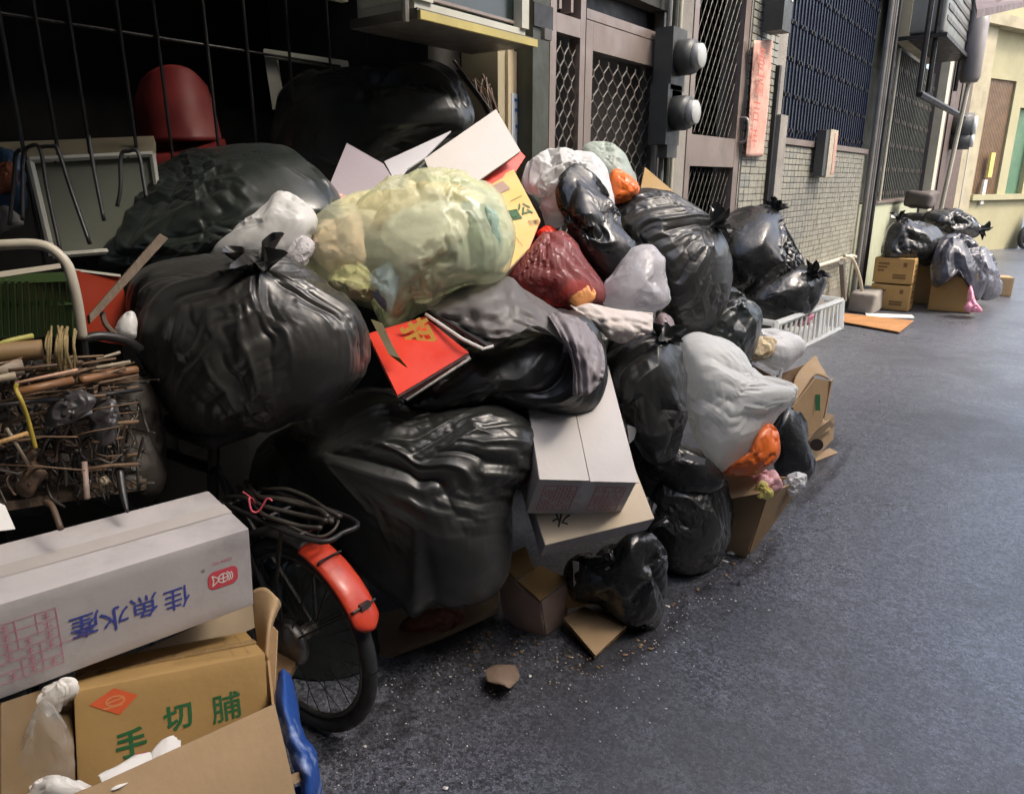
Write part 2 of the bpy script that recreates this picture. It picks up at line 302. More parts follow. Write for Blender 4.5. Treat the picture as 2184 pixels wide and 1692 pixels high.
# ------------------------------------------------------------------ print (flat lettering)
def text(name, body, size, o, xd, yd, mt, parent, bold=.0, rot=0.):
    cu = bpy.data.curves.new(name, 'FONT'); cu.body = body; cu.size = 1.; cu.align_x = 'CENTER'; cu.align_y = 'CENTER'; cu.offset = bold; cu.resolution_u = 3
    t = bpy.data.objects.new("tmp", cu); scene.collection.objects.link(t)
    dg = bpy.context.evaluated_depsgraph_get(); me0 = bpy.data.meshes.new_from_object(t.evaluated_get(dg))
    V = np.array([v.co[:] for v in me0.vertices]); Fc = [tuple(p.vertices) for p in me0.polygons]
    bpy.data.objects.remove(t); bpy.data.meshes.remove(me0)
    if len(V) == 0: return None
    V[:, 0] -= (V[:, 0].min()+V[:, 0].max())/2; V[:, 1] -= (V[:, 1].min()+V[:, 1].max())/2
    c, s = math.cos(rot), math.sin(rot); X = (V[:, 0]*c-V[:, 1]*s)*size; Y = (V[:, 0]*s+V[:, 1]*c)*size
    xd = np.asarray(xd); yd = np.asarray(yd)
    return mesh_obj(name, np.asarray(o)+X[:, None]*xd+Y[:, None]*yd, Fc, mt, parent)
def lines(name, segs, w, o, xd, yd, mt, parent):
    """flat printed strokes; segs in plane coordinates (x0,y0,x1,y1)"""
    V = []; Fc = []
    for k, (x0, y0, x1, y1) in enumerate(segs):
        d = np.array([x1-x0, y1-y0]); d = d/(np.linalg.norm(d)+1e-9); n = np.array([-d[1], d[0]])*w/2; lift = np.cross(xd, yd)*(k % 7)*2.5e-5
        for q in ((x0-n[0], y0-n[1]), (x1-n[0], y1-n[1]), (x1+n[0], y1+n[1]), (x0+n[0], y0+n[1])): V.append(np.asarray(o)+q[0]*np.asarray(xd)+q[1]*np.asarray(yd)+lift)
        Fc.append((4*k, 4*k+1, 4*k+2, 4*k+3))
    return mesh_obj(name, V, Fc, mt, parent)
def patch(name, pts, o, xd, yd, mt, parent):
    return mesh_obj(name, [np.asarray(o)+x*np.asarray(xd)+y*np.asarray(yd) for x, y in pts], [tuple(range(len(pts)))], mt, parent)

# ------------------------------------------------------------------ crumpled bags
from concurrent.futures import ThreadPoolExecutor
POOL = ThreadPoolExecutor(4); JOBS = []
def finish_bags():
    for o, f in JOBS:
        X, _ = f.result(); X[:, 2] = np.maximum(X[:, 2], .004); X = X-ORI[o.name]
        o.data.vertices.foreach_set("co", np.ascontiguousarray(X, dtype=np.float32).ravel()); o.data.update()
_ICO = {}
def ico(level):
    if level in _ICO: return _ICO[level]
    if level == 0:
        t = (1+5**.5)/2
        V = np.array([(-1, t, 0), (1, t, 0), (-1, -t, 0), (1, -t, 0), (0, -1, t), (0, 1, t), (0, -1, -t), (0, 1, -t), (t, 0, -1), (t, 0, 1), (-t, 0, -1), (-t, 0, 1)], float)
        V /= np.linalg.norm(V[0])
        Fc = np.array([(0, 11, 5), (0, 5, 1), (0, 1, 7), (0, 7, 10), (0, 10, 11), (1, 5, 9), (5, 11, 4), (11, 10, 2), (10, 7, 6), (7, 1, 8), (3, 9, 4), (3, 4, 2), (3, 2, 6), (3, 6, 8), (3, 8, 9), (4, 9, 5), (2, 4, 11), (6, 2, 10), (8, 6, 7), (9, 8, 1)])
        pa = None
        a = .37; R = rotx(a)@roty(.61)@rotz(.23); V = V@R.T
    else:
        V0, F0, _, _ = ico(level-1)
        e = np.sort(np.concatenate([F0[:, [0, 1]], F0[:, [1, 2]], F0[:, [2, 0]]]), 1); ue, inv = np.unique(e, axis=0, return_inverse=True); inv = inv.reshape(-1)
        mid = V0[ue].mean(1); mid /= np.linalg.norm(mid, axis=1)[:, None]; n = len(F0); b = len(V0)
        m0, m1, m2 = inv[:n]+b, inv[n:2*n]+b, inv[2*n:]+b; V = np.concatenate([V0, mid])
        Fc = np.concatenate([np.stack(x, 1) for x in ((F0[:, 0], m0, m2), (F0[:, 1], m1, m0), (F0[:, 2], m2, m1), (m0, m1, m2))]); pa = ue
    e = np.concatenate([Fc[:, [0, 1]], Fc[:, [1, 2]], Fc[:, [2, 0]]]); nb = [[] for _ in range(len(V))]
    for a_, b_ in e: nb[a_].append(b_)
    NB = np.array([(q+[i]*6)[:6] for i, q in enumerate(nb)])
    _ICO[level] = (V, Fc, NB, pa); return _ICO[level]
for _l in range(7): ico(_l)
def vnorm(X, Fc):
    n = np.cross(X[Fc[:, 1]]-X[Fc[:, 0]], X[Fc[:, 2]]-X[Fc[:, 0]]); N = np.zeros_like(X)
    for k in range(3):
        for a in range(3): N[:, a] += np.bincount(Fc[:, k], n[:, a], len(X))
    return N/(np.linalg.norm(N, axis=1)[:, None]+1e-12)
def crumple(fn, knot, e_iso, e_pl, seed, size, levels=(3, 4, 5), its=(40, 60, 70), fall=.9, lapk=.006, anch=.012, clampn=.11, lumps=.03, grow=2., shp=1.):
    rg = np.random.default_rng(seed); D = None
    for lv, it in zip(levels, its):
        S, Fc, NB, pa = ico(lv); X0 = fn(S); Nn = vnorm(X0, Fc); r3 = np.random.default_rng(seed+9)
        lump = sum(np.sin(S@r3.normal(0, 3.0, 3)+r3.uniform(0, 6)) for _ in range(5))/2.2; bump0 = Nn*(lump*lumps*size)[:, None]; X0 = X0+bump0; Nn = Nn.astype(np.float32); n = len(S); X0 = (X0-X0.mean(0)).astype(np.float32); S = S.astype(np.float32)
        if D is None: D = Nn*rg.normal(0, .05*size, (n, 1)).astype(np.float32)
        else: D = np.concatenate([D, D[pa].mean(1)]); D = D+Nn*rg.normal(0, .006*size*(.12 if lv > 4 else 1), (n, 1)).astype(np.float32)
        self_ = NB == np.arange(n)[:, None]; val = (~self_).sum(1)[:, None].astype(np.float32)
        L0 = np.linalg.norm(X0[NB]-X0[:, None], axis=2)+1e-9
        k = np.asarray(knot, np.float32); k = k/np.linalg.norm(k)
        ang = np.arccos(np.clip(S@k, -1, 1)); tg = np.cross(k, S); tg /= np.linalg.norm(tg, axis=1)[:, None]+1e-9
        Es = S[NB]-S[:, None]; Es /= np.linalg.norm(Es, axis=2)[..., None]+1e-9
        td = np.einsum('vki,vi->vk', Es, tg)**2
        # slack varies over the sack: taut areas and loose areas, pleats only on some sides of the knot
        r2 = np.random.default_rng(seed+5)
        nz = sum(np.sin(S@r2.normal(0, 2.4, 3).astype(np.float32)+r2.uniform(0, 6)) for _ in range(5))/2.2
        slack = np.clip(nz*1.4+.15, 0, 1.9)*1.3
        ka = np.cross(k, [.31, .77, .55]); ka /= np.linalg.norm(ka); kb = np.cross(k, ka); az = np.arctan2(S@kb, S@ka)
        side = np.clip(.45+.55*np.sin(az+r2.uniform(0, 6))+.5*np.sin(2*az+r2.uniform(0, 6))+.35*np.sin(5*az+r2.uniform(0, 6)), 0, 1.3)
        ex = 1-.015+e_iso*slack[:, None]+e_pl*td*(side*np.exp(-ang/fall)*np.minimum(ang/.12, 1))[:, None]
        L = np.ascontiguousarray((L0*ex).astype(np.float32).T); w = (.55/val[:, 0]).astype(np.float32); nbt = np.ascontiguousarray(NB.T); st = np.ascontiguousarray(self_.T)
        L[st] = 0; iv = (1/val[:, 0]).astype(np.float32); pad = (6-val[:, 0]).astype(np.float32)
        Xt = np.ascontiguousarray(X0.T); Nt = np.ascontiguousarray(Nn.T); Dt = np.ascontiguousarray(D.T.astype(np.float32)); cl = np.float32(clampn*size)
        an = anch*grow**(lv-5); lk = lapk*shp**(lv-5)
        for q in range(it):
            X = Xt+Dt; d = np.take(X, nbt, axis=1); d -= X[:, None, :]
            l = d[0]*d[0]; l += d[1]*d[1]; l += d[2]*d[2]; np.sqrt(l, out=l); l += np.float32(1e-9)
            cf = 1-L/l; cf[st] = 0
            for a in range(3): Dt[a] += w*np.einsum('kv,kv->v', cf, d[a])
            if q % 2 == 0:
                for a in range(3): Dt[a] += np.float32(2*lk)*((Dt[a][nbt].sum(0)-Dt[a]*pad)*iv-Dt[a])
            dn = Dt[0]*Nt[0]+Dt[1]*Nt[1]+Dt[2]*Nt[2]
            s_ = np.float32(.05-an)*dn-np.float32(.3)*np.maximum(np.abs(dn)-cl, 0)*np.sign(dn)
            Dt *= np.float32(.95); Dt += s_*Nt
        D = Dt.T
    S, Fc, NB, pa = ico(levels[-1])
    return fn(S)+bump0+D.astype(float), Fc
def outline_r(poly, c, n=360):
    pts = np.array(catmull([np.array(p, float) for p in poly], 5, True)); d = pts-c; th = np.arctan2(d[:, 1], d[:, 0]); r = np.hypot(d[:, 0], d[:, 1])
    grid = np.linspace(-math.pi, math.pi, n, endpoint=False); out = np.zeros(n)
    m = len(pts)
    for i, g in enumerate(grid):
        dx, dy = math.cos(g), math.sin(g); best = 0
        a = d; bb = np.roll(d, -1, 0); e = bb-a; den = dx*e[:, 1]-dy*e[:, 0]; den = np.where(abs(den) < 1e-9, 1e-9, den)
        t = (a[:, 0]*e[:, 1]-a[:, 1]*e[:, 0])/den; s = (a[:, 0]*dy-a[:, 1]*dx)/den
        ok = (s >= 0) & (s <= 1) & (t > 0); out[i] = t[ok].max() if ok.any() else r.mean()
    return grid, out
def bag(name, label, poly, d, T, mt, cat="bag", knot=None, pleat=.5, iso=.1, gv=0., gu=0., lev=5, group=None, parent=None, seed=None, pw=.8, centre=None, fall=.9, flat=None, **kw):
    """closed crumpled sack: outline (photo pixels) at depth d, half thickness T metres; knot = (u, v, towards-camera)"""
    poly = [np.array(p, float) for p in poly]; pa = np.array(poly); c = np.array(centre, float) if centre else (pa.max(0)+pa.min(0))/2*.5+pa.mean(0)*.5
    grid, rr = outline_r(poly, c); C = P(c[0], c[1], d); n = CAM-C; n = n/np.linalg.norm(n); px = d/F
    def fn(S):
        th = np.arctan2(-S[:, 1], S[:, 0]); r = np.interp(th, grid, rr, period=2*math.pi); m = np.hypot(S[:, 0], S[:, 1])**pw
        du = r*m*np.cos(th); dv = r*m*np.sin(th); dz = gu*du*px+gv*dv*px
        off = S[:, 2]*T
        return C+(rt[None]*du[:, None]-up[None]*dv[:, None])*px+n[None]*(off-dz)[:, None]
    size = float(np.sqrt(rr.mean()*px*T))
    if knot is None: kd = (0.1, .9, .3)
    else:
        a = math.atan2(-(knot[1]-c[1]), knot[0]-c[0]); cc = knot[2]; q = math.sqrt(max(1-cc*cc, 0)); kd = (q*math.cos(a), q*math.sin(a), cc)
    sd_ = seed if seed is not None else int(abs(c[0]*31+c[1]*17)) % 9973
    sty = kw.pop('style', 'c')
    base = {'c': dict(its=(60, 60, 25, 12, 6), anch=.004, grow=2., lapk=.002, shp=1.), 'p': dict(its=(0, 60, 60, 40, 15), anch=.005, grow=2., lapk=.004, shp=.7), 'm': dict(its=(20, 60, 40, 20, 8), anch=.004, grow=2.2, lapk=.003, shp=.8), 'f': dict(its=(0, 60, 60, 40, 15), anch=.012, grow=1.8, lapk=.002, shp=.6)}[sty]
    lv = ((2, 3, 4, 5, 6)[:lev-1], base.pop('its')[:lev-1]); kw = {**base, **kw}
    lv5 = lv[0]; Fc = ico(lv5[-1])[1]
    X = fn(ico(lv5[-1])[0]); o = mesh_obj(name, X, Fc, mt, parent, True)
    JOBS.append((o, POOL.submit(crumple, fn, kd, iso, pleat, sd_, size, lv[0], lv[1], fall, **kw)))
    if parent is None: tag(o, label, cat, group)
    if knot is not None and len(knot) > 3:
        kp = fn(np.array([kd]))[0]; ax = kp-C; ax = ax/np.linalg.norm(ax)
        if len(knot) > 4: ax = np.asarray(rt*knot[4]+up*knot[5]+n*knot[6]); ax = ax/np.linalg.norm(ax)
        tuft("tied_neck", kp-ax*.02, ax, knot[3], mt, o, sd_)
    return o
def tuft(name, p, ax, h, mt, parent, seed=0, r0=.014, flare=1.):
    rg = random.Random(seed); a = np.cross(ax, [.3, .2, .9]); a /= np.linalg.norm(a); b = np.cross(ax, a); n, k = 60, 9; V = []; Fc = []
    f1, f2 = rg.randint(5, 7), rg.randint(10, 13); p1, p2 = rg.random()*6, rg.random()*6
    for i in range(k):
        t = i/(k-1); rad = r0*(1.6-1.1*t if t < .3 else 1.27) if t < .3 else r0+(t-.3)*h*.85*flare
        for j in range(n):
            w = 2*math.pi*j/n; q = 1+t*(.38*math.sin(f1*w+p1+t)+.22*math.sin(f2*w+p2-2*t)); e = h*t*(1+.28*t*math.sin(2*w+p1)+.15*t*math.sin(3*w+p2))
            V.append(p+ax*e+(a*math.cos(w)+b*math.sin(w))*rad*q)
    for i in range(k-1):
        for j in range(n): Fc.append((i*n+j, i*n+(j+1) % n, (i+1)*n+(j+1) % n, (i+1)*n+j))
    return mesh_obj(name, V, Fc, mt, parent, True)

# ------------------------------------------------------------------ cartons
def soft_box(D, cuts=7, amp=.003, seed=0, bev=.004):
    bm = bmesh.new(); bmesh.ops.create_cube(bm, size=1.); bmesh.ops.scale(bm, vec=D, verts=bm.verts)
    bmesh.ops.bevel(bm, geom=list(bm.edges), offset=bev, segments=2, affect='EDGES', profile=.6)
    long = [e for e in bm.edges if e.calc_length() > .05]; bmesh.ops.subdivide_edges(bm, edges=long, cuts=cuts, use_grid_fill=True)
    rg = random.Random(seed); ph = [rg.random()*6 for _ in range(9)]
    for v in bm.verts:
        x, y, z = v.co; k = 9
        v.co.x += amp*math.sin(k*y+ph[0])*math.cos(k*1.3*z+ph[1]); v.co.y += amp*math.sin(k*x+ph[2])*math.cos(k*1.2*z+ph[3]); v.co.z += amp*math.sin(k*x*.8+ph[4])*math.cos(k*y+ph[5])
    V = np.array([v.co[:] for v in bm.verts]); bm.verts.index_update(); Fc = [tuple(v.index for v in f.verts) for f in bm.faces]; bm.free(); return V, Fc
def carton(name, label, BX, mt, cat="box", group=None, seed=0, amp=.0008):
    c = np.array(BX[:3]); R = np.array(BX[3:12]).reshape(3, 3); D = np.array(BX[12:15])
    V, Fc = soft_box(D, seed=seed, amp=amp); t = thing(name, label, cat, c-np.array([0, 0, D[2]/2]), group)
    o = mesh_obj("shell", (R@V.T).T+c, Fc, mt, t); o.data.shade_smooth()
    try: o.data.set_sharp_from_angle(angle=math.radians(40))
    except Exception: pass
    def face(f, lift=.0012):
        """front -y, right +x, top +z, left -x : returns origin, x dir, y dir, (width, height)"""
        x, y, z = R[:, 0], R[:, 1], R[:, 2]
        if f == 'front': return c-y*(D[1]/2+lift), x, z, (D[0], D[2])
        if f == 'right': return c+x*(D[0]/2+lift), y, z, (D[1], D[2])
        if f == 'left': return c-x*(D[0]/2+lift), -y, z, (D[1], D[2])
        if f == 'top': return c+z*(D[2]/2+lift), x, y, (D[0], D[1])
    return t, face
def qpanel(name, label, cat, pts, mt, t=.004, parent=None, group=None):
    """thin sheet through given photo points with their own depths (u, v, depth)"""
    Q = planar([P(*p) for p in pts]); m = MB().panel(Q, t)
    o = m.build(name, mt, parent)
    if parent is None: tag(o, label, cat, group)
    return o
def sheet(name, label, cat, grid, mt, parent=None, t=.004, n=6, wob=.0, seed=0, group=None, pleat=0.):
    """curved sheet: rows of (u,v,depth) control points, smoothed both ways, with thickness"""
    rows = [catmull([P(*p) for p in r], n) for r in grid]; cols = list(zip(*rows)); cols = [catmull(list(c), n) for c in cols]
    A = np.array(cols).transpose(1, 0, 2); h, w = A.shape[:2]; rg = np.random.default_rng(seed)
    if wob: 
        nz = rg.normal(0, 1, (h, w))
        for _ in range(3): nz = (nz+np.roll(nz, 1, 0)+np.roll(nz, -1, 0)+np.roll(nz, 1, 1)+np.roll(nz, -1, 1))/5
        A = A+(nz*wob*2.2)[..., None]*(-fw)[None, None]
    if pleat:
        st_ = rg.normal(0, 1, w)+.0; st_ = (st_+np.roll(st_, 1))/1.6; ph = np.cumsum(rg.normal(0, .35, (h, 1)), 0)
        idx = (np.arange(w)[None]+ph); i0 = np.floor(idx).astype(int); fr = idx-i0; pz = st_[i0 % w]*(1-fr)+st_[(i0+1) % w]*fr
        A = A+(pz*pleat)[..., None]*(-fw)[None, None]
    V = A.reshape(-1, 3); Fc = [(i*w+j, i*w+j+1, (i+1)*w+j+1, (i+1)*w+j) for i in range(h-1) for j in range(w-1)]
    o = mesh_obj(name, V, Fc, mt, parent, True)
    sm = o.modifiers.new("thickness", 'SOLIDIFY'); sm.thickness = t; sm.offset = 0
    if parent is None: tag(o, label, cat, group)
    return o
#==SETTING==
# ================================================================== SETTING
road = mesh_obj("road", [(-60, -60, 0), (200, -60, 0), (200, 400, 0), (-60, 400, 0)], [(0, 1, 2, 3)], ASPH); tag(road, kind="structure")
WX = -2.05
def yz(u, v, x=WX): p = W(u, v, x); return p[1], p[2]
def wallbox(name, y0, y1, z0, z1, mt, parent, x0=-2.25, x1=WX): return MB().bb(x0, x1, y0, y1, z0, z1).build(name, mt, parent)

# ---- near house with the dark open front
hA = thing("house", "dark open-fronted house with black recess behind the left of the pile", "house", (-2.9, 0, 0))
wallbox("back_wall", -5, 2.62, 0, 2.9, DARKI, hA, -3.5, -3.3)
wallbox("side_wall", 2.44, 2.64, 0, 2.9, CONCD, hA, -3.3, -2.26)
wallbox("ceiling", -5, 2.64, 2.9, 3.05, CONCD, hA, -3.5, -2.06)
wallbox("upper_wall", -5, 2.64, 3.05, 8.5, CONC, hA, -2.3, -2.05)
wallbox("added_shade_canopy", -6.5, 1.75, 2.78, 2.86, CONCD, hA, -2.04, -1.15)  # unseen slab added above the frame to darken the recess and left sacks
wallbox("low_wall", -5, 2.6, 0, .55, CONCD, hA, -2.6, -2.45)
for k, u in enumerate((20, 95, 165, 268, 345, 448, 532, 620, 705, 790)):
    y, z = yz(u, 150, -2.5); MB().tube([(-2.5, y, .55), (-2.5, y, 2.9)], .006, 6).build("window_bar", IRON, hA)
for z in (1.95, 2.55): MB().tube([(-2.512, -1.5, z), (-2.512, 2.4, z)], .005, 6).build("cross_bar", IRON, hA)
# pale window frame deep in the recess
fr = thing("window_frame", "pale wooden window frame leaning in the dark recess above the black bags", "frame", P(640, 180, 3.1))
def rail(a, b, w, dep, nm="frame_bar", mt=WFRAME, par=fr):
    MB().panel([P(a[0], a[1], dep), P(b[0], b[1], dep), P(b[0]+w[0], b[1]+w[1], dep), P(a[0]+w[0], a[1]+w[1], dep)], .02).build(nm, mt, par)
rail((565, 106), (742, 132), (2, 16), 3.0); rail((563, 108), (583, 235), (26, 3), 3.03); rail((742, 132), (755, 200), (-14, 2), 3.03)
# projecting window box above the pile
y0 = yz(890, 39, -1.8)[0]; y1, zb = yz(1140, 99, -1.8)
wb = thing("window_box", "projecting metal window box with dark glass and yellowed lower edge above the bags", "window", (-1.95, (y0+y1)/2, zb))
MB().bb(-2.12, -1.8, y0, y1, zb, zb+.03).build("ledge", ALUD, wb)
MB().bb(-1.799, -1.785, y0, y1, zb-.004, zb+.022).build("lower_edge", YEDGE, wb)
MB().bb(-2.1, -1.83, y0+.02, y1-.02, zb+.031, zb+.06).build("sill", WFRAME, wb)
MB().bb(-2.1, -1.82, y0+.02, y0+.1, zb+.061, zb+.8).build("frame_bar", WFRAME, wb)
MB().bb(-2.1, -1.82, y1-.055, y1-.01, zb+.061, zb+.8).build("frame_bar", WFRAME, wb)
MB().bb(-2.06, -1.86, y0+.101, y1-.056, zb+.061, zb+.8).build("pane", GLASSD, wb)
MB().bb(-1.859, -1.845, y0+.12, y1-.07, zb+.075, zb+.085).build("pane_bead", ALU, wb)
MB().bb(-2.13, -2.1, y0-.45, y0-.02, zb+.08, zb+.16).build("bracket", WFRAME, wb)
MB().tube([(-1.84, y0-.012, zb-.01), (-1.84, y0-.012, zb+.5)], .012).build("pipe", PIPEG, wb)
MB().box((-1.79, y0+.72, zb+.05), (.02, .05, .04)).build("latch", ALUD, wb)

# ---- second house: pillar, gate door, meters, mesh door, tiled pier
hB = thing("house", "narrow house front with lattice gate and mesh door behind the pile", "house", (-2.2, 4.5, 0))
wallbox("pillar", 2.641, 3.02, 0, 8.5, PLAS, hB)
wallbox("lintel", 3.021, 4.299, 2.42, 8.5, CONCD, hB)
wallbox("wall_strip", 4.30, 4.57, 0, 8.5, CONC, hB)
wallbox("lintel", 4.571, 5.539, 3.0, 8.5, CONC, hB)
wallbox("pier", 5.54, 6.38, 0, 8.5, CONC, hB)
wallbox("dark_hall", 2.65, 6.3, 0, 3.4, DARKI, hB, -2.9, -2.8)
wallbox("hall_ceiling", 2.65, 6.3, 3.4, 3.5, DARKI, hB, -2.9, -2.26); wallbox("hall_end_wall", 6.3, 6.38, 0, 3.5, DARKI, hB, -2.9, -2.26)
post = MB().bb(-2.049, -1.95, yz(1136, 200, -1.95)[0], yz(1170, 200, -1.95)[0], 0, 3.2).build("post", GRNM); tag(post, "dark green square post beside the lattice gate", "post")
for zz in (2.12,): MB().bb(-1.949, -1.94, yz(1140, 200, -1.95)[0]-.02, yz(1168, 200, -1.95)[0]+.02, zz, zz+.09).build("clamp", IRON, post)
pl = thing("wall_panel", "cream plaster panel with peeling top on the pillar", "panel", (-2.04, 2.78, 1.2))
ya, yb = yz(1078, 200)[0], yz(1131, 200)[0]
MB().bb(-2.049, -2.035, ya, yb, 1.2, yz(1100, 112)[1]).build("board", mat("cream_panel", (.55, .46, .31), .7, .06, 4, .1, 30, stain=.3), pl)
yn0, yn1 = yz(1084, 260)[0], yz(1133, 260)[0]; zt = yz(1108, 203)[1]; zbn = yz(1108, 325)[1]
no = thing("notice", "blue and white paper notice with brush strokes pasted on the pillar", "notice", (-2.03, yn0, zbn))
MB().bb(-2.034, -2.031, yn0, yn1, zbn, zt).build("paper", NOTE, no)
w_, h_ = yn1-yn0, zt-zbn
ns = []
for k, xx in enumerate((.28, .66)):
    for q in range(7): ns.append((xx*w_+.008*math.sin(q*2+k), h_*(.08+.12*q), xx*w_+.008*math.sin(q*3+k), h_*(.08+.12*(q+1))))
ns += [(.12*w_, h_*.72, .5*w_, h_*.75), (.15*w_, h_*.45, .42*w_, h_*.42), (.45*w_, h_*.6, .5*w_, h_*.5), (.86*w_, h_*.55, .92*w_, h_*.9), (.1*w_, h_*.9, .42*w_, h_*.86), (.55*w_, h_*.3, .85*w_, h_*.27)]
lines("brush_strokes", ns, .013, (-2.0285, yn0, zbn), np.array([0, 1., 0]), np.array([0, 0, 1.]), mat("blue_brush_ink", (.03, .1, .3), .6, .2, 20), no)
# lattice gate
gate = thing("gate", "tall dull pink metal gate with diamond lattice beside the green post", "gate", (-2.1, 3.6, 0))
yL, yM, yR = yz(1176, 200)[0], yz(1250, 200)[0], 4.22
GX0, GX1 = -2.12, -2.06
MB().bb(GX0, GX1, yL, yL+.05, 0, 2.42).build("frame_post", ALU, gate); MB().bb(GX0, GX1, yM-.05, yM-.004, 0, 2.42).build("frame_post", ALU, gate)
MB().bb(GX0, GX1, yM+.004, yM+.07, 0, 2.25).build("door_stile", ALU, gate); MB().bb(GX0, GX1, yR-.1, yR-.03, 0, 2.25).build("door_stile", ALUD, gate)
MB().bb(GX0, GX1, yR-.02, yR+.07, 0, 2.42).build("frame_post", ALUD, gate)
MB().bb(GX0, GX1, yM+.071, yR-.101, 2.12, 2.25).build("door_rail", ALU, gate); MB().bb(GX0, GX1, yL+.051, yM-.051, 2.16, 2.24).build("side_rail", ALU, gate)
MB().bb(GX0, GX1, yM+.004, yR-.021, 2.255, 2.30).build("transom_bar", ALU, gate); MB().bb(GX0-.05, GX0-.02, yM, yR, 2.3, 2.42).build("transom_pane", BLUBK, gate)
MB().bb(GX0, GX1, yL+.051, yM-.051, .9, .97).build("side_rail", ALU, gate); MB().bb(GX0, GX1, yM+.071, yR-.101, .3, .9).build("kick_panel", ALU, gate)
for k in range(2): MB().bb(GX0, GX1, yL+.07+.1*k, yL+.09+.1*k, 2.26, 2.42).build("top_slat", ALU, gate)
def zig(ya_, w, z0, z1, ph, n, nm, mt, par, x=-2.085):
    m = MB(); pts = []; hz = (z1-z0)/n
    for i in range(n):
        zz = z0+i*hz; s = 1 if (i+ph) % 2 else -1
        pts += [(x, ya_+s*w, zz+hz*.12), (x, ya_+s*w, zz+hz*.5), ]
    m.tube(pts, .0042, 5); return m.build(nm, mt, par)
n1 = 6
for k in range(n1):
    yy = yL+.05+(yM-yL-.1)*(k+.5)/n1; zig(yy, (yM-yL-.1)/n1*.46, .98, 2.16, k % 2, 21, "lattice_strip", LATT, gate)
n2 = 14
for k in range(n2):
    yy = yM+.075+(yR-.1-yM-.075)*(k+.5)/n2; zig(yy, (yR-yM-.18)/n2*.46, .9, 2.12, k % 2, 21, "lattice_strip", LATT, gate)
# conduits
for k, (u, r, mt_) in enumerate(((1424, .016, PIPEG), (1436, .02, GRNM), (1447, .014, PIPEW))):
    y, _ = yz(u, 100, -2.0); c = MB().tube([(-2.0, y, 0), (-2.0, y, 3.4)], r, 10).build("conduit", mt_)
    tag(c, ("thin grey conduit pipe nearest the gate", "dark green conduit pipe behind the meters", "pale conduit pipe right of the meters")[k], "pipe", "pipes on the meter wall")
def meter(u, v, label, par_x=-1.83):
    p = W(u, v, par_x); t = thing("electric_meter", label, "meter", (par_x, p[1], p[2]-.13), "electric meters by the gate")
    y, z = p[1], p[2]
    MB().bb(-2.04, -1.93, y-.1, y+.08, z-.17, z+.15).build("housing", METERB, t)
    MB().tube([(-1.93, y, z), (-1.87, y, z), (-1.84, y, z)], [.094, .094, .086], 24).build("drum", METERB, t, True)
    MB().tube([(-1.841, y, z), (-1.80, y, z), (-1.796, y, z)], [.066, .064, .058], 24).build("glass_cover", METERG, t, True)
    MB().bb(-1.99, -1.93, y-.07, y+.06, z-.24, z-.171).build("terminal_box", METERB, t)
meter(1486, 120, "upper of the two round grey electric meters on the wall strip"); meter(1474, 240, "lower of the two round grey electric meters on the wall strip")
# mesh door
md = thing("mesh_door", "grey framed screen door with diamond wire mesh beside the meters", "door", (-2.1, 5.05, 0))
ym0, ym1 = 4.60, 5.50; zr1 = yz(1515, 290)[1]; zr0 = yz(1515, 335)[1]
MB().bb(-2.12, -2.055, ym0, ym0+.07, 0, 3).build("door_stile", ALU, md); MB().bb(-2.12, -2.055, ym1-.06, ym1+.035, 0, 3).build("door_stile", ALU, md)
MB().bb(-2.12, -2.056, ym0+.071, ym1-.061, zr0-.06, zr1).build("mid_rail", ALU, md); MB().bb(-2.12, -2.056, ym0+.071, ym1-.061, .1, .5).build("kick_panel", ALU, md)
def diamond(nm, ya_, yb_, z0, z1, px, pz, par, mt=MESHM, x=-2.09, r=.0022):
    m = MB(); sl = pz/px
    for sgn in (1, -1):
        c = -40
        lo = (z0-sl*(yb_-ya_)) if sgn > 0 else z0; hi = z1 if sgn > 0 else z1+sl*(yb_-ya_); k = lo
        while k < hi:
            # z = k + sgn*sl*(y-ya)
            pts = []
            for t in np.linspace(0, 1, 60):
                y = ya_+(yb_-ya_)*t; z = k+sgn*sl*(y-ya_)
                if z0 <= z <= z1: pts.append((x, y, z))
            if len(pts) > 1: m.tube([pts[0], pts[-1]], r, 4, False)
            k += pz
    return m.build(nm, mt, par, kind="stuff")
diamond("wire_mesh", ym0+.07, ym1-.06, zr1, 3., .075, .13, md); diamond("wire_mesh", ym0+.07, ym1-.06, .5, zr0-.06, .075, .13, md)
MB().tube(catmull([(-2.05, ym1+.0, zr1-.02), (-2.0, ym1, zr1), (-2.0, ym1, zr1+.13), (-2.05, ym1, zr1+.15)], 5), .008).build("handle", STEEL, md)
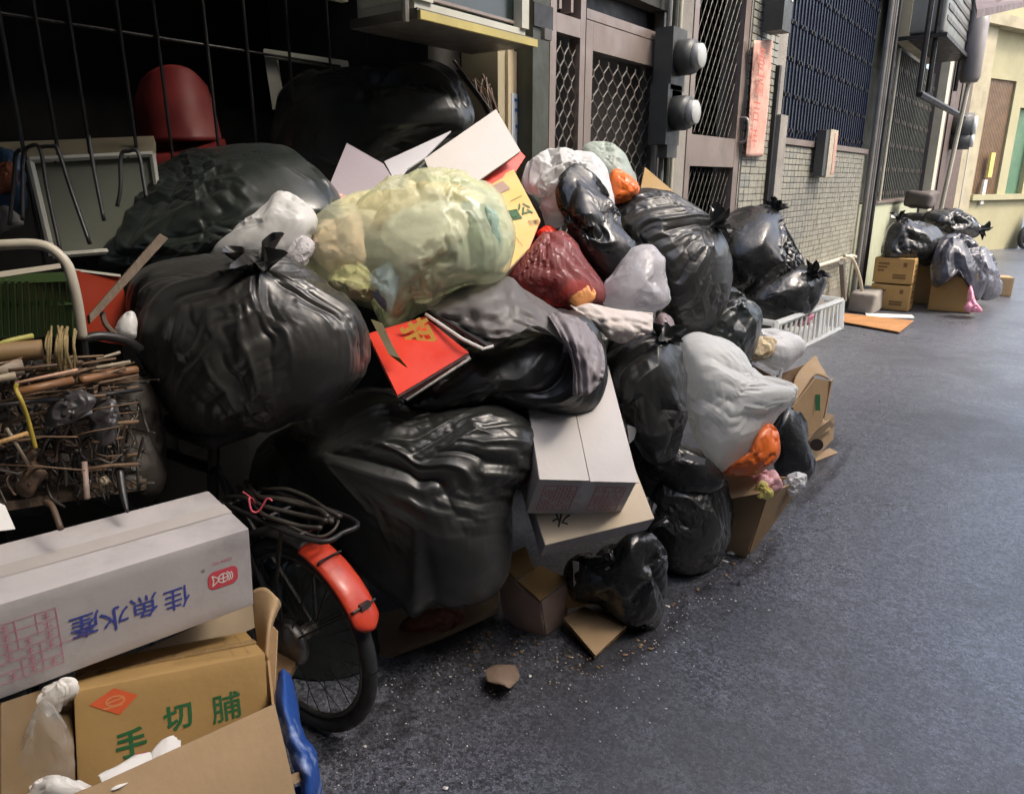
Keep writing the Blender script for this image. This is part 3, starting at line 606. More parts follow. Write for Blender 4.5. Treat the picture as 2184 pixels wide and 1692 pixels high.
# tiles ----------------------------------------------------------
TW, TH = .092, .044
tme = {}
def tile_mesh(nm, mt):
    bm = bmesh.new(); bmesh.ops.create_cube(bm, size=1.); bmesh.ops.scale(bm, vec=(.012, TW, TH), verts=bm.verts)
    top = [e for e in bm.edges if all(v.co.x > 0 for v in e.verts)]; bmesh.ops.bevel(bm, geom=top, offset=.003, segments=1, affect='EDGES')
    me = bpy.data.meshes.new(nm); bm.to_mesh(me); bm.free(); me.materials.append(mt); return me
TM = [tile_mesh("tile_a", TILE), tile_mesh("tile_b", TILE2)]
def tile_field(parent, y0, y1, z0, z1, single, skip=lambda y, z: False, x=WX):
    cells = []; ny = int((y1-y0)/(TW+.006)); nz = int((z1-z0)/(TH+.006))
    for j in range(nz):
        for i in range(ny):
            y = y0+(TW+.006)*(i+.5); z = z1-(TH+.006)*(j+.5)
            if not skip(y, z): cells.append((y, z))
    vis = sorted(cells, key=lambda c: c[0]-.8*c[1]); rest = MB()
    for q, (y, z) in enumerate(vis):
        rg = random.Random(q*7+int(y*100)); jx = rg.uniform(-.0015, .0015)
        if q < single:
            o = bpy.data.objects.new("tile", TM[rg.random() < .35]); scene.collection.objects.link(o); o.parent = parent
            o.location = tuple(np.array([x+.004+jx, y, z])-ORI[parent.name]); o.rotation_euler = (rg.uniform(-.012, .012), 0, rg.uniform(-.01, .01))
        else: rest.box((x+.004+jx, y, z), (.012, TW, TH))
    if rest.V: rest.build("tile_field", TILE, parent, kind="stuff")
tile_field(hB, 5.56, 6.2, .9, 2.9, 150, lambda y, z: z < 1.0)
MB().bb(-2.03, -1.985, 6.19, 6.37, 0, 2.0).build("pilaster", CONC, hB)
# couplet paper
def DW(u, v, x): return x/ray(u, v)[0]
cq = sheet("paper_couplet", "faded pink-red paper couplet strip hanging on the tiled pier", "paper strip",
           [[(u, v, DW(u, v, -2.0-.015*((i+j) % 2))) for j, u in enumerate(us)] for i, (v, us) in enumerate(((86, (1608, 1627, 1648)), (160, (1603, 1622, 1643)), (250, (1597, 1616, 1636)), (334, (1590, 1608, 1627))))], COUP, t=.002, wob=.003, seed=3)
for k in range(4):
    uu = [1625, 1621, 1613, 1607][k]; vv = [125, 180, 235, 290][k]
    text("lettering", "春滿吉祥"[k], .17, W(uu, vv, -1.975), np.array([0, 1., 0]), np.array([0, 0, 1.]), mat("faded_ink%d" % k, (.48, .14, .1), .8, .2, 20), cq)
MB().bb(-2.04, -2.01, 6.12, 6.17, 1.0, 2.35).build("door_gap", IRON, hB)
lb = thing("wall_lamp_box", "small dark box with white label fixed high on the tiled pier", "box", W(1660, 40, -2.0))
pq = W(1660, 20, -1.95); MB().box(pq, (.14, .18, .3)).build("housing", METERB, lb); MB().box(pq+np.array([.073, .06, .1]), (.006, .03, .1)).build("label_plate", PAPER, lb)

# ---- third house: blue grille, tiled wall
hC = thing("house", "tiled house front with wide dark blue window grille", "house", (-2.2, 8.0, 0))
zs = yz(1750, 305)[1]
wallbox("tiled_wall", 6.381, 9.55, 0, zs-.05, GROUT, hC); wallbox("sill", 6.381, 9.55, zs-.049, zs, ALU, hC, -2.25, -2.02)
wallbox("upper_wall", 6.381, 9.55, 3.4, 8.5, CONC, hC)
tile_field(hC, 6.39, 9.5, .3, zs-.06, 300)
bgr = thing("window_grille", "dark blue steel bar grille over the wide window", "grille", (-2.1, 7.9, zs))
wallbox("backing", 6.4, 9.5, zs+.001, 3.4, BLUBK, bgr, -2.24, -2.2)
nb = 34
for k in range(nb):
    y = 6.43+(9.45-6.43)*k/(nb-1); MB().bb(-2.1, -2.085, y-.011, y+.011, zs+.02, 3.4).build("bar", BLUM, bgr)
for q, z in enumerate(np.arange(zs+.06, 3.3, .27)):
    MB().bb(-2.112, -2.102, 6.4, 9.5, z, z+.018).build("cross_rail", BLUM, bgr)
st = MB()
for k in range(nb):
    y = 6.43+(9.45-6.43)*k/(nb-1)
    for z in np.arange(zs+.06, 3.3, .27):
        if (k*7+int(z*10)) % 3: st.box((-2.078, y, z+.01), (.014, .012, .03))
st.build("rivets", ALUD, bgr, kind="stuff")
bp_ = thing("mail_pouch", "weathered paper mail pouch hanging under the blue grille sill", "pouch", W(1765, 360, -1.98))
pc = W(1763, 328, -1.97); MB().box(pc, (.1, .26, .42)).build("pouch", mat("old_paper", (.45, .4, .3), .8, .2, 8, .3, 30), bp_); MB().box(pc+np.array([.052, .07, 0]), (.004, .1, .36)).build("pink_label", COUP, bp_)
MB().box(pc+np.array([0, -.19, 0]), (.08, .1, .4)).build("side_flap", METERB, bp_)
# pipes, hose and kerb stone at its far end
for k, (y, r, m_, lab) in enumerate(((9.56, .03, PIPEG, "thick grey drain pipe nearest the blue grille"), (9.7, .022, ALUD, "metal conduit just right of the thick drain pipe"), (9.82, .02, PIPEG, "slim grey pipe third from the blue grille"), (9.96, .035, IRON, "black drain pipe beside the green-grey grille"))):
    tag(MB().tube([(-1.99, y, .0), (-1.99, y, 4.2)], r, 10).build("drain_pipe", m_), lab, "pipe", "pipes between the window grilles")
pA, pB = W(1690, 583, -1.98), W(1815, 545, -1.98)
tag(MB().tube([pA, pB, pB+np.array([.03, .1, -.02])], .02, 10).build("wall_pipe", PIPEW), "cream pipe running along the tiled wall near its foot", "pipe")
tag(MB().tube(catmull([W(1800, 545, -1.93), W(1818, 552, -1.9), W(1833, 590, -1.88), W(1838, 620, -1.88), G(1836, 655)+np.array([0, 0, .02])], 6), .019, 10).build("hose", PIPEW), "pale hose looping down to the ground by the drain pipes", "hose")
tag(MB().tube([W(1795, 560, -1.92), W(1800, 640, -1.92)], .03, 8).build("short_pipe", PIPEG), "short grey pipe stub at the foot of the tiled wall", "pipe")
ks = G(1800, 655); V_, F_ = soft_box((.28, .75, .24), amp=.012, bev=.03); kso = mesh_obj("kerb_stone", V_+np.array([-1.83, ks[1], .121]), F_, CONC, None, True); tag(kso, "rough grey stone block at the foot of the tiled wall", "stone")

# ---- fourth house: grey-green grille, then brown door
hD = thing("house", "narrow house front with grey-green grille beyond the drain pipes", "house", (-2.2, 12.5, 0))
zg = 1.25
wallbox("lower_wall", 9.551, 13.6, 0, zg-.03, PLASG, hD); wallbox("sill", 10.05, 13.6, zg-.029, zg, ALU, hD, -2.25, -2.02)
wallbox("upper_wall", 9.551, 19, 3.6, 8.5, CONC, hD); wallbox("backing", 9.6, 13.6, zg+.001, 3.6, mat("dim_green_panel", (.03, .034, .026), .7, .2, 3), hD, -2.26, -2.22)
wallbox("signboard", 10.2, 12.3, 3.05, 3.75, PLAS, hD, -2.02, -1.9)
ggr = thing("window_grille", "grey-green steel bar grille over the second window", "grille", (-2.1, 11.7, zg))
for k in range(30):
    y = 10.1+3.4*k/29; MB().bb(-2.08, -2.065, y-.012, y+.012, zg+.02, 3.05).build("bar", GGRIL, ggr)
for z in np.arange(zg+.08, 3.0, .3): MB().bb(-2.095, -2.085, 10.05, 13.55, z, z+.02).build("cross_rail", GGRIL, ggr)
st = MB()
for k in range(30):
    for z in np.arange(zg+.08, 3.0, .3):
        if (k*5+int(z*10)) % 4: st.box((-2.055, 10.1+3.4*k/29, z+.01), (.012, .014, .05))
st.build("rivets", ALU, ggr, kind="stuff")
tag(MB().tube([(-2.0, 10.35, zg), (-2.0, 10.35, 3.0)], .018, 8).build("thin_pole", PIPEW), "thin pale pole running up the grey-green grille", "pole")
wp = MB().bb(-2.02, -1.9, 13.62, 13.95, .9, 3.62).build("white_pole", PIPEW); tag(wp, "pale square pole right of the grey-green grille", "pole")
wallbox("brown_door", 14.0, 18.6, 0, 3.6, BROWND, hD)
for y in (15.2, 16.4): MB().bb(-2.049, -2.03, y, y+.05, 0, 3.6).build("door_strip", IRON, hD)
# outdoor air conditioner with bracket, water tank
ac = thing("air_conditioner", "grey outdoor air conditioner on a black bracket above the brown door", "air conditioner", W(2030, 100, -1.7))
p0 = W(2030, 40, -1.75); yy0, yy1 = yz(2003, 60, -1.6)[0], yz(2058, 60, -1.6)[0]; zz = yz(2030, 100, -1.6)[1]
V_, F_ = soft_box((.4, yy1-yy0, 1.3), amp=.004, bev=.03); o = mesh_obj("casing", V_+np.array([-1.75, (yy0+yy1)/2, zz+.66]), F_, mat("ac_grey", (.2, .21, .2), .45, .1, 3), ac, True)
MB().bb(-2.0, -1.5, yy0-.05, yy1+.1, zz-.05, zz-.005).build("bracket", IRON, ac)
for k in range(8): MB().bb(-1.548, -1.54, yy0+.1, yy1-.1, zz+.15+.12*k, zz+.2+.12*k).build("vent_slat", ALUD, ac)
for k, u in enumerate((1973, 1993, 2052)):
    y = yz(u, 100, -1.62)[0]; q = MB().tube([(-1.62, y, yz(u, 205, -1.62)[1]), (-1.62, y, 5.2)], .03, 6).build("hanger_post", IRON)
    tag(q, ("first black steel hanger post above the grey-green grille", "second black hanger post left of the air conditioner", "black hanger post right of the air conditioner")[k], "post", "black steel hanger posts")
ya_, zz1 = yz(1970, 205, -1.62); tag(MB().tube([(-1.62, ya_-.3, zz1), (-1.62, yz(2062, 207, -1.62)[0], zz1)], .04, 6).build("hanger_beam", IRON), "black horizontal steel beam under the air conditioner", "beam")
tk = thing("water_tank", "pale grey rounded tank right of the air conditioner", "tank", W(2085, 145, -1.5)); pt = W(2082, 80, -1.45)
MB().tube([pt+np.array([0, 0, -.55]), pt+np.array([0, 0, -.5]), pt+np.array([0, 0, .5])], [.1, .125, .125], 20).build("shell", mat("tank_grey", (.2, .185, .18), .5, .1, 4), tk, True)
MB().tube([pt+np.array([0, 0, -.56]), pt+np.array([-.1, 0, -2.4])], .03, 8).build("outlet_pipe", PIPEW, tk)
awn = MB().panel([W(2080, 8, -1.0), W(2083, 30, -.75), W(2190, 8, -.75), W(2190, -40, -1.0)], .05).build("awning", mat("brown_awning", (.12, .08, .075), .6, .2, 5)); tag(awn, "brown awning edge high at the far right", "awning")

# ---- far pale yellow house, turned across the bend of the alley
EA = np.array([-2.05, 18.3, 0]); ee = np.array([1.2, 3.0, 0]); ee /= np.linalg.norm(ee); en = np.array([ee[1], -ee[0], 0]); ER = np.stack([en, ee, np.array([0, 0, 1.])], 1)
hE = thing("house", "pale yellow-green house at the far end of the alley", "house", EA+ee*4)
def FWp(u, v, off=0.):
    r = ray(u, v); t_ = ((EA+en*off-CAM)@en)/(r@en); q = CAM+r*t_; return (q-EA)@ee, q[2]
def ebox(name, s0, s1, z0, z1, o0, o1, mt, par): return MB().box(EA+ee*(s0+s1)/2+en*(o0+o1)/2+np.array([0, 0, (z0+z1)/2]), (o1-o0, s1-s0, z1-z0), ER).build(name, mt, par)
sw0, zw1 = FWp(2105, 165); zw0 = FWp(2110, 416)[1]; sw1 = FWp(2146, 300)[0]; sw0 = FWp(2091, 300)[0]; se = FWp(2200, 300)[0]+.3
ebox("lower_wall", -.6, se, 0, zw0, -.6, 0, PLASF, hE); ebox("upper_wall", -.6, se, zw1, 6.5, -.6, 0, PLASF, hE); ebox("wall_pier", -.6, sw0, zw0, zw1, -.6, 0, PLASF, hE); ebox("wall_pier", sw1, sw1+.35, zw0, zw1, -.6, 0, PLASF, hE)
ebox("shutter", sw1+.351, se-.3, zw0, zw1-.5, -.5, -.1, GSHUT, hE); ebox("wall_band", sw1+.351, se-.3, zw1-.499, zw1, -.6, -.001, PLASF, hE); ebox("wall_pier", se-.299, se, zw0, zw1, -.6, 0, PLASF, hE)
ebox("window_sill", sw0-.1, se, zw0-.1, zw0+.02, .003, .1, PLASF, hE); ebox("cornice", -.6, se, zw1+.9, zw1+1.1, .003, .25, PLAS, hE); ebox("pilaster", -.6, sw0-.25, 0, 6.4, .003, .12, PLAS, hE)
fg = thing("window_grille", "brown steel grille in the far pale yellow house", "grille", EA+ee*(sw0+sw1)/2+np.array([0, 0, zw0]))
ebox("backing", sw0, sw1, zw0, zw1, -.5, -.4, mat("brown_dim", (.07, .045, .028), .7, .2, 4), fg)
for k in range(16):
    y = sw0+.05+(sw1-sw0-.1)*k/15; ebox("bar", y-.025, y+.025, zw0+.021, zw1, -.06, -.045, BRGR, fg)
for z in np.linspace(zw0+.3, zw1-.3, 4): ebox("cross_rail", sw0, sw1, z, z+.04, -.08, -.065, BRGR, fg)
s1_, z1_ = FWp(2108, 352); tag(MB().box(EA+ee*s1_+en*.05+np.array([0, 0, z1_]), (.04, .16, .5), ER).build("yellow_cloth", YEL), "small yellow cloth strip hanging on the far brown grille", "cloth"); tag(MB().box(EA+ee*(s1_-.12)+en*.05+np.array([0, 0, z1_-.55]), (.04, .12, .5), ER).build("white_cloth_strip", PAPER), "small white cloth strip below the yellow one on the far grille", "cloth")
# meters and letter box on the wall before the far house
for k, (u, v, lab) in enumerate(((2074, 268, "round grey meter on the brown wall before the far house"), (2068, 300, "smaller round meter below the grey one before the far house"))):
    q = W(u, v, -1.75); t = thing("far_meter", lab, "meter", (q[0], q[1], q[2]-.15), "meters before the far house"); r_ = (.22, .15)[k]
    MB().tube([q+np.array([-.29, 0, 0]), q], r_, 18).build("drum", METERB, t, True); MB().tube([q+np.array([.001, 0, 0]), q+np.array([.06, 0, 0])], r_*.75, 18).build("glass_cover", METERG, t, True)
lbx = thing("letter_box", "white letter box with slots on the wall before the far house", "letter box", W(2075, 480, -1.95)); q = W(2075, 455, -1.95)
MB().box(q, (.18, .8, .95)).build("case", WFRAME, lbx)
for k in range(2): MB().box(q+np.array([.093, 0, .15-.25*k]), (.006, .6, .04)).build("slot", IRON, lbx)
for k, u in enumerate((2046, 2054)): tag(MB().tube([(-1.98, yz(u, 430, -1.98)[0], 0), (-1.98, yz(u, 430, -1.98)[0], 2.2)], .03, 8).build("thin_pole", PIPEW), ("left", "right")[k]+" of two pale thin pipes beside the far letter box", "pipe", "pale pipes by the letter box")
# scooter wheel and body at the right edge
sc = thing("scooter", "parked scooter at the far right edge of the alley", "scooter", (G(2186, 530)[0], G(2186, 530)[1], 0)); q = G(2184, 530)
cw = q+np.array([0, 0, .26]); m = MB(); pts = [cw+.22*np.array([math.cos(a)*.5, math.cos(a)*.86, math.sin(a)]) for a in np.linspace(0, 2*math.pi, 25)]; m.tube(pts, .05, 8, False); m.build("tyre", RUB, sc, True)
MB().tube([cw+np.array([-.03, .02, 0]), cw+np.array([.03, -.02, 0])], .15, 16).build("rim", ALUD, sc, True)
V_, F_ = soft_box((.34, 1.1, .42), amp=.02, bev=.1); mesh_obj("body", (rotz(-.5)@V_.T).T+q+np.array([.33, .5, .62]), F_, mat("scooter_grey", (.4, .38, .36), .3, .1, 4), sc, True)
MB().tube([cw, cw+np.array([.1, .15, .35]), cw+np.array([.2, .25, .85])], .03).build("fork", IRON, sc); MB().tube([cw+np.array([-.1, .35, .85]), cw+np.array([.45, .1, .85])], .018).build("handlebar", IRON, sc)
V_, F_ = soft_box((.26, .6, .12), amp=.01, bev=.04); mesh_obj("seat", (rotz(-.5)@V_.T).T+q+np.array([.38, .6, .9]), F_, RUB, sc, True)
cw2 = cw+np.array([.6, 1.05, 0]); MB().tube([cw2+.22*np.array([math.cos(a)*.5, math.cos(a)*.86, math.sin(a)]) for a in np.linspace(0, 2*math.pi, 25)], .05, 8, False).build("tyre", RUB, sc, True)
# ---- houses across the alley (outside the picture, they close the alley and shade it)
hF = thing("house", "tall plain concrete house row across the alley", "house", (4.6, 0, 0)); MB().bb(4.0, 6.0, -12, 7.5, 0, 8.0).build("wall", CONC, hF)
hG = thing("house", "plain concrete house behind the viewer", "house", (0, -7, 0)); MB().bb(-2.0, 3.99, -8, -6, 0, 6.0).build("wall", CONC, hG)
hH = thing("house", "low concrete wall across the far half of the alley", "wall", (4.6, 20, 0)); MB().bb(4.3, 4.5, 7.6, 60, 0, 2.4).build("wall", CONC, hH)
rfm = MB()  # unseen ribbed roof, added overhead to keep daylight off the foreground
for k in range(46): rfm.bb(-2.0+.13*k, -2.0+.13*k+.07, -6, .35, 3.3, 3.33); rfm.bb(-2.0+.13*k+.07, -2.0+.13*k+.13, -6, .35, 3.33, 3.36)
tag(rfm.build("added_shade_roof", mat("added_roof_sheet", (.12, .115, .1), .6, .3, 4, .1, 30)), "added unseen ribbed roof that shades the alley over the viewer", "roof")
# ================================================================== THE PILE: sacks
GB = "black rubbish sacks in the big pile"
bag("rubbish_sack", "large black sack on top of the pile below the projecting window box", [(575, 330), (585, 250), (620, 190), (690, 152), (780, 142), (850, 138), (905, 128), (958, 158), (988, 215), (996, 262), (950, 290), (870, 330), (820, 365), (740, 410), (640, 410)], 2.95, .27, BLK[0], knot=(995, 300, .35), pleat=.6, style='c', anch=.006, iso=.13, lev=6, group=GB, pw=.75)
bag("rubbish_sack", "long dark greenish-black sack slumped at the left behind the wooden plank", [(152, 548), (200, 470), (280, 390), (370, 350), (450, 315), (540, 303), (610, 318), (675, 365), (720, 420), (690, 470), (600, 520), (480, 570), (380, 600), (300, 605), (220, 595), (168, 580)], 2.35, .3, BLKG, knot=(720, 420, .5), pleat=.6, style='f', fall=1.25, iso=.075, lev=6, group=GB, gv=-.25)
bag("rubbish_sack", "big black sack with crumpled tied top at the left of the pile", [(282, 650), (298, 590), (360, 560), (450, 545), (530, 535), (590, 548), (645, 578), (705, 612), (765, 652), (787, 705), (782, 765), (758, 812), (700, 862), (620, 897), (540, 917), (450, 922), (390, 906), (343, 862), (320, 800), (300, 740)], 2.0, .25, BLK[2], knot=(560, 560, .75, .075, -.25, .75, .6), pleat=.6, style='f', fall=1.25, iso=.075, lev=6, group=GB, centre=(535, 730))
bag("rubbish_sack", "biggest black sack at the centre above the red bicycle fender", [(585, 945), (640, 900), (720, 848), (800, 835), (880, 862), (960, 862), (1050, 862), (1112, 888), (1142, 930), (1132, 1000), (1096, 1060), (1092, 1150), (1078, 1235), (1040, 1283), (975, 1302), (925, 1290), (882, 1312), (855, 1280), (800, 1240), (740, 1180), (690, 1100), (630, 1020)], 2.32, .27, BLK[0], knot=(690, 975, .8), pleat=.5, anch=.019, style='f', fall=1.25, iso=.09, lev=6, group=GB, centre=(890, 1060))
bag("rubbish_sack", "sagging dark grey sack lying over the white box under the red booklet", [(832, 885), (850, 840), (900, 790), (960, 740), (1040, 690), (1120, 668), (1200, 668), (1252, 690), (1282, 742), (1286, 800), (1262, 860), (1205, 887), (1120, 882), (1040, 868), (940, 872), (870, 890)], 2.36, .19, BLK[1], knot=(1240, 690, .5), pleat=.55, iso=.085, lev=6, group=GB, gv=-.2, style='c', anch=.008)
bag("rubbish_sack", "upright black sack with torn shiny wrinkles leaning below the white bags", [(1192, 400), (1205, 372), (1232, 362), (1282, 402), (1322, 470), (1347, 520), (1352, 562), (1326, 596), (1285, 600), (1240, 560), (1212, 500), (1196, 440)], 2.72, .14, BLKS, knot=(1225, 362, .3), pleat=.8, iso=.2, lev=6, group=GB, style='c', anch=.004)
bag("rubbish_sack", "wide black sack right of the torn one in front of the gate", [(1298, 440), (1345, 402), (1420, 405), (1490, 438), (1530, 488), (1562, 560), (1555, 640), (1520, 700), (1470, 720), (1425, 700), (1400, 630), (1350, 570), (1320, 510)], 3.15, .3, BLK[2], knot=(1530, 470, .4, .07, .8, .5, .2), pleat=.6, style='f', fall=1.25, iso=.075, lev=6, group=GB)
bag("rubbish_sack", "very black sack with a glossy right side at the right end of the pile", [(1512, 530), (1540, 472), (1600, 446), (1652, 446), (1668, 485), (1702, 545), (1704, 585), (1672, 640), (1620, 668), (1560, 640), (1530, 580)], 4.1, .34, BLKS, knot=(1655, 445, .3, .06, .3, 1, 0), pleat=.6, style='f', fall=1.25, iso=.075, lev=6, group=GB)
bag("rubbish_sack", "crumpled black sack resting in the white plastic crate", [(1575, 640), (1640, 598), (1705, 572), (1735, 585), (1748, 605), (1744, 645), (1718, 682), (1665, 702), (1618, 700), (1592, 675)], 3.95, .26, BLKS, knot=(1725, 590, .5, .07, .6, .5, .3), pleat=.55, iso=.085, group=GB, style='c', anch=.008)
bag("rubbish_sack", "plain black sack between the wide sack and the white food bag", [(1432, 720), (1462, 650), (1515, 603), (1580, 628), (1617, 672), (1614, 725), (1590, 775), (1540, 800), (1480, 770)], 3.35, .26, BLKG, knot=(1590, 625, .4), pleat=.55, group=GB, style='c', anch=.008)
bag("rubbish_sack", "crumpled black sack left of the pale blue-white bag", [(1278, 770), (1305, 722), (1370, 698), (1432, 718), (1458, 775), (1467, 860), (1445, 925), (1425, 975), (1380, 985), (1345, 930), (1325, 870), (1295, 830)], 2.68, .2, BLK[1], knot=(1420, 715, .6, .06, .3, .6, .5), pleat=.55, iso=.085, lev=6, group=GB, style='c', anch=.008)
bag("rubbish_sack", "lower black sack standing on the road beside the tall carton", [(1372, 1060), (1395, 985), (1450, 955), (1500, 965), (1540, 1005), (1560, 1060), (1556, 1130), (1534, 1192), (1482, 1222), (1430, 1214), (1395, 1160)], 2.95, .24, BLK[0], knot=(1470, 1000, .75), pleat=.6, style='f', fall=1.25, iso=.075, lev=6, group=GB)
bag("rubbish_sack", "small glossy black bag lying on the lower black sack", [(1366, 1000), (1400, 966), (1470, 958), (1522, 990), (1545, 1030), (1502, 1058), (1432, 1045)], 2.78, .1, BLKS, knot=(1380, 975, .4), pleat=.55, iso=.085, lev=6, group=GB, style='c', anch=.008)
bag("rubbish_sack", "black sack on the road under the beige box", [(1212, 1225), (1235, 1190), (1300, 1165), (1350, 1125), (1385, 1128), (1405, 1160), (1418, 1232), (1412, 1292), (1382, 1337), (1342, 1334), (1290, 1295), (1235, 1280)], 2.58, .2, BLKS, knot=(1380, 1125, .4, .08, .2, .9, .3), pleat=.55, iso=.085, lev=6, group=GB, style='c', anch=.008)
bag("rubbish_sack", "small glossy black bag behind the orange bag at the right edge", [(1632, 905), (1672, 862), (1706, 876), (1722, 940), (1733, 1000), (1706, 1022), (1662, 1018), (1642, 960)], 3.55, .17, BLKS, knot=(1690, 868, .4), pleat=.55, iso=.085, group=GB, style='c', anch=.008)
bag("rubbish_sack", "dark sack hidden low behind the bicycle wheel", [(560, 960), (640, 920), (720, 960), (760, 1060), (780, 1180), (740, 1290), (640, 1300), (560, 1180), (530, 1050)], 2.72, .22, BLKG, knot=(600, 930, .5), pleat=.55, group=GB, style='c', anch=.008)
bag("rubbish_sack", "dark sack in shadow between the white box and the lower sack", [(1330, 930), (1380, 900), (1440, 940), (1450, 1010), (1400, 1080), (1350, 1040)], 2.95, .2, BLKG, lev=5, group=GB, style='c', anch=.008)
bag("rubbish_sack", "dark sack filling the middle of the pile under the pink-red bag", [(1040, 640), (1140, 610), (1270, 640), (1340, 700), (1330, 800), (1200, 830), (1080, 760)], 2.8, .25, BLKG, lev=5, group=GB, style='c', anch=.008)
bag("rubbish_sack", "dark sack filling the back of the pile under the white open box", [(700, 430), (800, 380), (950, 360), (1080, 380), (1150, 450), (1120, 560), (950, 620), (780, 560)], 2.95, .25, BLKG, lev=5, group=GB, style='c', anch=.008)
bag("rubbish_sack", "low black sack on the road right behind the bicycle wheel", [(590, 1230), (650, 1190), (730, 1190), (785, 1250), (805, 1340), (792, 1420), (740, 1470), (660, 1490), (600, 1420)], 2.42, .15, BLKG, knot=(690, 1190, .3), pleat=.6, lev=5, group=GB, style='c', anch=.008)
# pale and coloured bags
GW = "pale plastic bags in the big pile"
bag("plastic_bag", "flat white bag tucked behind the tied top of the big left sack", [(452, 545), (500, 482), (560, 435), (592, 408), (635, 425), (670, 465), (655, 512), (615, 552), (560, 575), (500, 570)], 2.13, .11, WHT, knot=(470, 545, .3), pleat=.4, iso=.085, group=GW, style='m', clampn=.07, lumps=.015)
bag("plastic_bag", "small grey striped wrapper beside the flat white bag", [(600, 545), (640, 505), (668, 520), (655, 560), (625, 585)], 2.06, .06, CLR, lev=5, iso=.12, group=GW, style='m', clampn=.07, lumps=.015)
gb = bag("plastic_bag", "big translucent pale green bag of mixed rubbish in the middle of the pile", [(640, 535), (662, 472), (740, 430), (830, 392), (900, 367), (990, 374), (1052, 410), (1082, 470), (1087, 530), (1062, 590), (1000, 612), (940, 642), (880, 662), (832, 695), (808, 660), (760, 625), (690, 605), (650, 575)], 2.28, .25, GRN, knot=(925, 470, .9), pleat=0.80, iso=.05, lev=6, lumps=.02, group=GW, fall=.8, style='m', clampn=.07)
def inner(poly, d, T, mt, nm): return bag(nm, None, poly, d, T, mt, parent=gb, lev=5, iso=.16, pleat=.4, lumps=.1)
inner([(655, 540), (700, 470), (760, 450), (780, 540), (720, 590)], 2.18, .07, mat("inside_pink", (.72, .55, .45), .6, .2, 8), "pink_contents")
inner([(830, 470), (960, 430), (1000, 500), (900, 560), (840, 540)], 2.12, .05, mat("inside_white", (.85, .85, .8), .6, .1, 8), "white_contents")
inner([(980, 440), (1050, 450), (1070, 540), (1010, 580), (970, 520)], 2.14, .06, mat("inside_green", (.25, .36, .28), .6, .4, 14), "green_contents")
inner([(790, 600), (830, 560), (850, 620), (825, 670)], 2.14, .04, mat('inside_blue', (.3, .42, .62), .5, .2, 8), "blue_contents")
inner([(700, 600), (760, 560), (800, 600), (780, 640)], 2.16, .05, mat('inside_yellow', (.66, .65, .42), .5, .2, 8), "yellow_contents")
inner([(850, 560), (960, 520), (1000, 580), (900, 630)], 2.2, .07, mat("inside_grey", (.4, .42, .38), .6, .3, 8), "grey_contents")
inner([(740, 440), (900, 390), (1030, 410), (1000, 460), (800, 490)], 2.3, .08, mat("inside_cream", (.75, .65, .45), .6, .3, 8), "cream_contents")
inner([(650, 540), (740, 440), (1000, 385), (1075, 500), (1040, 580), (820, 660)], 2.42, .08, mat("inside_sage", (.42, .46, .33), .6, .3, 5), "bulk_contents")
bag("plastic_bag", "crumpled white bag at the top right of the pile", [(1117, 375), (1150, 335), (1195, 317), (1240, 325), (1275, 345), (1305, 395), (1310, 440), (1262, 470), (1210, 478), (1165, 472), (1148, 425), (1122, 402)], 2.85, .15, WHT, knot=(1150, 430, .5), pleat=0.90, iso=.15, lev=6, group=GW, style='c', clampn=.12, lumps=.015)
bag("plastic_bag", "pale greenish-white bag at the very top right behind the white one", [(1243, 328), (1262, 306), (1318, 312), (1344, 348), (1357, 395), (1322, 418), (1268, 390)], 3.2, .15, WHTG, knot=(1255, 310, .3), pleat=.4, iso=.085, group=GW, style='m', clampn=.07, lumps=.015)
bag("plastic_bag", "large pale blue-white bag above the orange bag", [(1447, 770), (1455, 722), (1500, 709), (1562, 738), (1612, 795), (1655, 812), (1695, 828), (1690, 856), (1660, 890), (1632, 935), (1590, 975), (1530, 998), (1498, 962), (1470, 900), (1458, 830)], 2.88, .2, WHTB, knot=(1695, 840, .35), pleat=0.90, iso=.085, lev=6, group=GW, style='m', clampn=.07, lumps=.015)
bag("plastic_bag", "clear grey-white bag below the torn black sack", [(1288, 622), (1335, 545), (1385, 528), (1410, 548), (1412, 590), (1424, 630), (1408, 658), (1345, 662), (1300, 650)], 2.62, .1, CLR, knot=(1410, 545, .4), pleat=.5, iso=.13, group=GW, style='c', anch=.004)
rb = bag("plastic_bag", "translucent dark pink-red bag below the yellow carton", [(1082, 600), (1120, 540), (1160, 498), (1202, 498), (1242, 540), (1288, 602), (1288, 645), (1250, 662), (1190, 652), (1130, 635)], 2.6, .15, REDF, knot=(1165, 495, .4), pleat=0.80, iso=.085, lev=6, group="coloured plastic bags", style='m', clampn=.07, lumps=.015)
bag("orange_contents", None, [(1195, 630), (1215, 600), (1255, 605), (1270, 635), (1240, 655)], 2.5, .04, mat("inside_orange", (.8, .35, .12), .6, .2, 8), parent=rb, lev=5)
bag("plastic_bag", "small orange bag behind the white bags at the top", [(1298, 385), (1310, 362), (1340, 372), (1362, 400), (1345, 425), (1305, 430)], 3.0, .08, ORG, lev=5, iso=.14, group="coloured plastic bags", style='m', clampn=.07, lumps=.015)
bag("plastic_bag", "bright orange bag hanging under the pale blue-white bag", [(1540, 1008), (1590, 975), (1612, 930), (1632, 905), (1655, 918), (1664, 960), (1645, 992), (1600, 1015)], 2.8, .09, ORG, knot=(1640, 905, .4), pleat=.5, iso=.085, group="coloured plastic bags", style='m', clampn=.07, lumps=.015)
